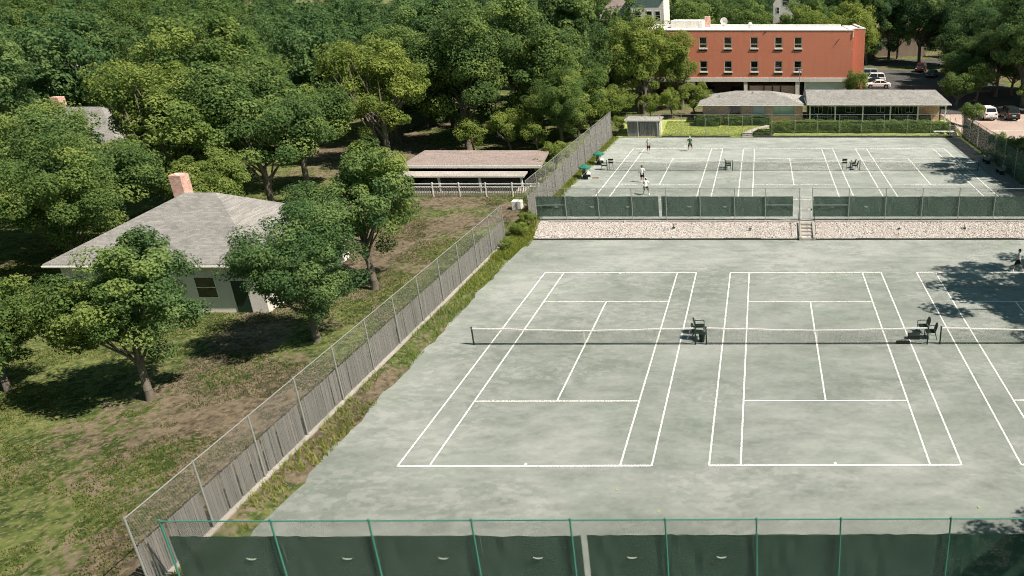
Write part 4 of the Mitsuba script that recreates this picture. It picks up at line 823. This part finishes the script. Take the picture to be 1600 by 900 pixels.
# ------------------------------------------------------------------ people
def hullm(bones, inflate=0., ref=.035, it=8):
    ms = []
    for p, r1, q, r2 in bones:
        ms.append(m3.Manifold.batch_hull([m3.Manifold.sphere(r1 + inflate, 14).translate(tuple(map(float, p))), m3.Manifold.sphere(r2 + inflate, 14).translate(tuple(map(float, q)))]))
    m = m3.Manifold.batch_boolean(ms, m3.OpType.Add).refine_to_length(ref).to_mesh()
    t = trimesh.Trimesh(m.vert_properties[:, :3].astype(float), m.tri_verts); trimesh.smoothing.filter_taubin(t, iterations=it); return t
def person(label, loc, ang, pose, top, bottom, cap=None, skin='skin', shoes='cloth_white', sleeve=True, longtop=0., s=1.):
    k = thing('person', label, 'person'); M = lambda m: moved(m, loc, ang, s)
    J = {n: np.array(v, float) for n, v in dict(hipL=(-.09, 0, .92), hipR=(.09, 0, .92), kneeL=(-.11, .03, .49), kneeR=(.11, .03, .49), ankL=(-.12, 0, .08), ankR=(.12, 0, .08), pel=(0, 0, .96), waist=(0, .0, 1.1), chest=(0, .0, 1.32), neck=(0, .01, 1.47), head=(0, .03, 1.63),
        shL=(-.19, 0, 1.41), shR=(.19, 0, 1.41), elL=(-.25, .02, 1.13), elR=(.25, .02, 1.13), haL=(-.24, .16, .92), haR=(.24, .16, .92)).items()}
    for n, v in pose.items(): J[n] = np.array(v, float)
    hd = J['head']; fw = np.array([0, 1., 0])
    toe = lambda a: a + np.array([0, .15, -.045])
    arm = lambda e: [(J['sh' + e], .052, J['el' + e], .042), (J['el' + e], .041, J['ha' + e], .03)]
    leg = lambda e: [(J['hip' + e], .085, J['knee' + e], .058), (J['knee' + e], .056, J['ank' + e], .038), (J['ank' + e], .038, toe(J['ank' + e]), .028)]
    tor = [(J['pel'] + [-.06, 0, 0], .105, J['pel'] + [.06, 0, 0], .105), (J['pel'], .125, J['waist'], .115), (J['waist'], .115, J['chest'], .13), (J['shL'] * .75 + J['chest'] * .25, .075, J['shR'] * .75 + J['chest'] * .25, .075), (J['chest'], .12, (J['shL'] + J['shR']) / 2, .085)]
    head = [(J['neck'] - [0, 0, .05], .056, hd - [0, .01, .06], .055), (hd + [0, 0, .02], .092, hd + [0, .02, -.05], .07), (hd + [0, .085, -.01], .012, hd + [0, .098, -.03], .014), (hd + [-.088, 0, .01], .018, hd + [-.09, 0, -.02], .014), (hd + [.088, 0, .01], .018, hd + [.09, 0, -.02], .014)]
    hands = []
    for e in 'LR':
        d = J['ha' + e] - J['el' + e]; d = d / np.linalg.norm(d); w = J['ha' + e]; c = np.cross(d, fw if abs(d[1]) < .9 else [0, 0, 1.]); c /= np.linalg.norm(c)
        hands += [(w, .028, w + d * .08, .03)] + [(w + d * .08 + c * o, .011, w + d * (.15 + .01 * (j in (1, 2))) + c * o * 1.15 + [0, .015, 0], .008) for j, o in enumerate((-.03, -.01, .01, .03))] + [(w + d * .02 + c * .03, .012, w + d * .08 + c * .065, .009)]
    part(k, 'body', M(hullm(tor + arm('L') + arm('R') + leg('L') + leg('R') + head + hands, ref=.03, it=4)), skin, 60)
    up = lambda e: (J['sh' + e], .058, J['sh' + e] * .35 + J['el' + e] * .65, .056)
    hem = [(J['pel'] + [-.05, 0, .02 - longtop], .115, J['pel'] + [.05, 0, .02 - longtop], .115)]
    part(k, 'shirt', M(hullm(tor[1:] + hem + [up('L'), up('R')], .014)), top, 60)
    th = lambda e: (J['hip' + e], .098, J['hip' + e] * .28 + J['knee' + e] * .72, .088)
    part(k, 'shorts', M(hullm([tor[0], (J['pel'], .118, J['pel'] + [0, 0, .03], .118), th('L'), th('R')], .012)), bottom, 60)
    for e in 'LR': part(k, 'shoe', M(hullm([(J['ank' + e] - [0, .03, .035], .045, toe(J['ank' + e]), .042)], .004)), shoes, 60)
    for e in 'LR': part(k, 'sock', M(hullm([(J['ank' + e], .042, J['ank' + e] * .75 + J['knee' + e] * .25, .046)], .002)), shoes, 60)
    part(k, 'hair', M(hullm([(hd + [0, -.02, .035], .09, hd + [0, -.03, -.02], .078)], .008)), 'hair_dark', 60)
    if cap: part(k, 'cap', M(hullm([(hd + [0, .0, .05], .094, hd + [0, 0, .055], .09), (hd + [-.03, .1, .055], .022, hd + [.03, .1, .055], .022), (hd + [-.04, .14, .045], .014, hd + [.04, .14, .045], .014)], .008)), cap, 60)
    for sx in (-.032, .032): part(k, 'eye', M(trimesh.creation.icosphere(1, .010).apply_translation(hd + [sx, .083, .005])), 'cloth_black')
    part(k, 'mouth', M(cbox(-.022, .022, .078, .088, -.053, -.047, .001).apply_translation(hd)), 'lamp_red')
    return lambda e: np.array(loc) + (J['ha' + e] * s) @ rz(ang).T
def racket(label, at, d, frame='cloth_white'):
    k = thing('tennis_racket', label, 'racket'); d = np.array(d, float); d /= np.linalg.norm(d); a = np.cross(d, [0, 1., .2]); a /= np.linalg.norm(a); c = at + d * .52
    part(k, 'handle', tube(at - d * .08, at + d * .2, .017), 'cloth_black')
    ring = [c + d * .165 * math.cos(q) + a * .13 * math.sin(q) for q in np.linspace(0, 2 * math.pi, 17)]
    part(k, 'frame', cat([poly_tube(ring, .012, 6), tube(at + d * .2, at + d * .30 + a * .05, .011, 6), tube(at + d * .2, at + d * .30 - a * .05, .011, 6), tube(at + d * .30 + a * .05, c - d * .15 + a * .055, .011, 6), tube(at + d * .30 - a * .05, c - d * .15 - a * .055, .011, 6)]), frame)
    P, Q = [], []
    for o in np.linspace(-.11, .11, 9): h = .16 * math.sqrt(1 - (o / .13) ** 2); P += [c + a * o - d * h]; Q += [c + a * o + d * h]
    for o in np.linspace(-.14, .14, 11): h = .13 * math.sqrt(1 - (o / .165) ** 2); P += [c + d * o - a * h]; Q += [c + d * o + a * h]
    part(k, 'string_bed', bars(P, Q, .0015), 'cloth_white', kind='stuff')
walk = dict(kneeL=(-.1, .16, .5), ankL=(-.1, .14, .1), kneeR=(.1, -.05, .49), ankR=(.11, -.24, .13))
wide = dict(kneeL=(-.2, .08, .49), ankL=(-.26, 0, .08), kneeR=(.2, .1, .49), ankR=(.27, .05, .08))
person('person in pale shirt, white cap and black shorts near the shed', (-16.75, 50.2, UP), math.pi + .3, {**walk, 'haR': (.3, .12, 1.0)}, 'cloth_grey', 'cloth_black', 'cloth_white', longtop=.05)
h = person('person in dark green shirt and pale cap at the far baseline', (-11.9, 51.4, UP), math.pi + .1, {**wide, 'elR': (.3, .1, 1.18), 'haR': (.34, .3, 1.05), 'haL': (-.3, .2, 1.0)}, 'cloth_green', 'cloth_black', 'cloth_white')
racket('pale racket held by the person in dark green shirt', h('R') + [0, 0, -.05], (-.35, -.4, -.6))
h = person('dark-haired person in long white shirt standing before the service line', (-15.35, 35.6, UP), -.1, {'haL': (-.32, .1, 1.05), 'elL': (-.3, -.02, 1.18), 'haR': (.3, .25, 1.12)}, 'cloth_white', 'cloth_black', None, longtop=.1)
racket('pale racket held low by the dark-haired person in long white shirt', h('L') + [0, 0, -.02], (-.3, .3, -.5))
h = person('crouching person in white shirt and cap close behind the upper screen', (-14.25, 30.6, UP), -.15, {**wide, 'pel': (0, -.1, .88), 'hipL': (-.1, -.1, .84), 'hipR': (.1, -.1, .84), 'waist': (0, -.04, 1.02), 'chest': (0, .07, 1.22), 'neck': (0, .14, 1.36), 'head': (0, .19, 1.5), 'shL': (-.19, .1, 1.3), 'shR': (.19, .1, 1.3), 'elL': (-.28, .22, 1.08), 'elR': (.28, .22, 1.06), 'haL': (-.2, .42, 1.0), 'haR': (.24, .42, .98)}, 'cloth_white', 'cloth_black', 'cloth_white')
racket('pale racket held by the crouching person in white', h('L') + [0, 0, .02], (-.8, .2, -.2))
h = person('person in pale shirt and dark trousers striding at the right picture edge', (15.45, 12.0, 0), 1.2, {'kneeL': (-.1, .25, .5), 'ankL': (-.1, .3, .1), 'kneeR': (.1, -.08, .5), 'ankR': (.1, -.38, .16), 'haL': (-.2, -.1, .95), 'haR': (.22, .25, 1.02)}, 'cloth_grey', 'cloth_black', None, longtop=.0)

# ------------------------------------------------------------------ trees
tree('oak_tree', 'proto_oak', -31.5, 58, 1.08, 'big dark leafy tree overhanging the far part of the slatted fence')
tree('oak_tree', 'proto_oak', -38.5, 51, 1.05, 'big dark tree behind the low pavilion roof')
tree('oak_tree', 'proto_tall', -28.6, 66, 1.0, 'tall dark tree between the slatted fence end and the light green tree', sz=1.02)
tree('maple_tree', 'proto_near', -27.2, 51.0, .78, 'small bright tree leaning over the middle of the slatted fence')
tree('maple_tree', 'proto_maple', -27.3, 56.5, .78, 'mid-sized bright tree over the far end of the slatted fence')
tree('maple_tree', 'proto_maple', -36, 72, 1.12, 'tall tree behind the big dark fence-side tree')
tree('maple_tree', 'proto_maple', -45, 64, 1.1, 'tall tree behind and left of the low pavilion')
for i, (x, y, sc) in enumerate([(-26.2, 55.5, 1.2), (-29.5, 48.6, .9), (-33, 49.5, 1.1), (-36.5, 47.5, 1.0), (-31, 53.5, 1.3), (-26, 61.5, 1.3), (-24.6, 65.5, 1.2), (-28.5, 70, 1.5), (-23.5, 69, 1.1), (-33, 63, 1.5), (-19.3, 70.5, .8)]):
    tree('understorey_bush', 'proto_small', x, y, sc, 'bush in the shade under the trees behind the slatted fence', 'bushes under the fence-side trees')
tree('locust_tree', 'proto_locust', -21.0, 74, 1.0, 'light yellow green tree with several trunks behind the shed')
tree('locust_tree', 'proto_locust', -15.8, 79.5, .84, 'light green tree touching the left side of the red building')
tree('bushy_shrub', 'proto_small', -16.2, 70.5, .95, 'bushy green shrub behind the lawn left of the brick clubhouse')
tree('bushy_shrub', 'proto_small', -13.2, 72.5, 1.1, 'taller bush against the left end of the brick clubhouse')
tree('bushy_shrub', 'proto_small', -22.1, 61.6, .55, 'dark bush between the slatted fence and the shed')
tree('young_tree', 'proto_small', 26.1, 66.2, .78, 'young yellow green tree beside the white parked car')
tree('tall_shrub', 'proto_small', 11.95, 84.0, .9, 'bright shrub climbing the right corner of the red building', sz=1.25)
tree('vine_bush', 'proto_small', -25.2, 40.2, .75, 'bush growing behind the middle of the slatted fence')
tree('vine_bush', 'proto_small', -25.3, 35.3, .55, 'low bush between pavilion corner and slatted fence')
for i, (x, y, pr, s, lab) in enumerate([(-14.5, 110, 'proto_maple', 1.0, 'tree behind the rooftop hut of the red building'), (-8, 113, 'proto_oak', .98, 'dark tree behind the satellite dish'), (4.4, 119.5, 'proto_maple', 1.02, 'tree hiding the right half of the white gabled house'), (-3.2, 109, 'proto_maple', .9, 'tree behind the white roof ventilator'),
        (8.6, 108, 'proto_locust', .98, 'light yellow green tree above the red building roof'), (13.0, 113, 'proto_locust', 1.04, 'second light green tree above the right end of the roof'), (-19.5, 107, 'proto_far', .78, 'tree hiding the foot of the tall white house')]):
    tree('roadside_tree', pr, x, y, s, lab)
for x, y, pr, s, lab in [(21, 142, 'proto_tall', 1.1, 'tall dark tree straight beyond the car park, leftmost'), (27, 147, 'proto_tall', 1.15, 'tall dark tree beyond the car park beside the leftmost'), (33.5, 143, 'proto_oak', 1.1, 'broad dark tree closing the far end of the car park'), (40, 137, 'proto_oak', 1.15, 'broad dark tree right of the car park end'),
        (24, 152.5, 'proto_tall', .95, 'dark tree in front of the pinkish house, left of its middle'), (30, 152.8, 'proto_tall', .9, 'dark tree in front of the pinkish house, right of its middle'), (17.5, 150, 'proto_tall', 1.05, 'dark tree showing just right of the red building')]: tree('dark_tree', pr, x, y, s, lab)
for x, y, pr, s, lab in [(33.2, 97, 'proto_oak', .92, 'large tree bordering the car park on the right'), (38.6, 83.5, 'proto_maple', 1.12, 'large tree with leaning trunk behind the black car'), (41.5, 110, 'proto_oak', 1.1, 'dark tree at the far right of the car park'), (46, 95, 'proto_maple', 1.15, 'tall bright tree at the upper right picture corner'), (38.5, 121, 'proto_oak', 1.0, 'dark tree shading the dark red van'),
        (36.5, 91, 'proto_maple', .9, 'tree behind the leaning trunk at the right picture edge'), (45, 84, 'proto_oak', .95, 'dark tree at the right picture edge beyond the paving'), (35.5, 106, 'proto_oak', .9, 'dark tree half way along the car park edge'), (30.2, 90.5, 'proto_maple', .62, 'lower tree at the near corner of the car park'), (39.5, 92, 'proto_small', 2.0, 'big bush between the car park and the leaning trunk'), (43.5, 97, 'proto_small', 2.2, 'big bush behind the leaning trunk'), (47, 89, 'proto_small', 2.1, 'big bush at the right picture edge'), (38, 78.6, 'proto_small', 1.0, 'bush by the paving edge right of the black car'), (42, 77.9, 'proto_small', 1.1, 'second bush by the paving edge right of the black car'), (27.6, 81.5, 'proto_small', 1.25, 'bush at the near right edge of the car park'), (31.5, 84.5, 'proto_small', 1.5, 'dark bush behind the white parked car')]: tree('border_tree', pr, x, y, s, lab)
for x, y, pr, s, lab in [(30.3, 39.0, 'proto_shade', 1.18, 'tree outside the right fence that shades the upper right court'), (26.1, 4.8, 'proto_shade', 1.36, 'tree right of the lower courts that shades their corner'), (15.2, -21.3, 'proto_shade', .9, 'tree outside the near fence at lower right'), (31.5, 30, 'proto_near', 1.0, 'tree behind the right fence near the gravel bank')]: tree('shade_tree', pr, x, y, s, lab)
rt = random.Random(8)
for i in range(9): tree('fence_shrub', 'proto_small', 24.6 + rt.uniform(0, .8), 26 + 2.9 * i, rt.uniform(.5, .8), 'shrub in the row outside the right fence of the upper courts', 'shrubs outside the right fence')
# the wooded slope that closes the view
n = 0
for j, y in enumerate((128, 140, 153, 168, 186, 206)):
    for x in np.arange(-75, 110, 8.5 + j):
        xx, yy = x + rt.uniform(-2.5, 2.5), y + rt.uniform(-4, 4)
        if (14 < xx < 44 and yy < 152) or (-38 < xx < -20 and yy < 133) or (-3 < xx < 7 and yy < 138) or (19 < xx < 41 and 154 < yy < 174): continue
        tree('slope_tree', 'proto_far' if rt.random() < .75 else 'proto_tall', xx, yy, rt.uniform(.85, 1.15), 'leafy tree of the wooded slope closing the view', 'trees on the wooded slope')
# gardens beyond the left edge
houses = [(-46, -34, 4, 14), (-76, -62, 30, 40), (-66, -54, -12, -2), (-104, -90, 60, 72), (-40, -25, 28, 45)]
pts = []
for _ in range(6000):
    x, y = rt.uniform(-235, -27), rt.uniform(-26, 200)
    if y > 45 and x > -47 and y < 82: continue
    if x > -75 and y > 118: continue
    far = math.hypot(x + 3, y + 39); gap = 5.5 if far < 80 else 8 if far < 130 else 10
    if any(h[0] - 3.5 < x < h[1] + 3.5 and h[2] - 9 < y < h[3] + 3.5 for h in houses): continue
    if x > -33 and y < 26 and y > -26 and rt.random() < .7: continue
    if y < 26 and x > -60 and rt.random() < .5: continue
    if x < -3 - (y + 39) * 1.25 - 14: continue
    if all((x - a) ** 2 + (y - b) ** 2 > gap * gap for a, b in pts): pts.append((x, y))
for x, y in pts:
    far = math.hypot(x + 3, y + 39)
    near = far < 75; pr = rt.choice(['proto_near', 'proto_near', 'proto_maple', 'proto_locust']) if near else (rt.choice(['proto_maple', 'proto_oak', 'proto_locust', 'proto_tall']) if far < 110 else 'proto_far')
    s = rt.uniform(.5, .85) if near else rt.uniform(.75, 1.1)
    tree('garden_tree', pr, x, y, s, 'leafy tree in the gardens left of the courts', 'trees in the left gardens')
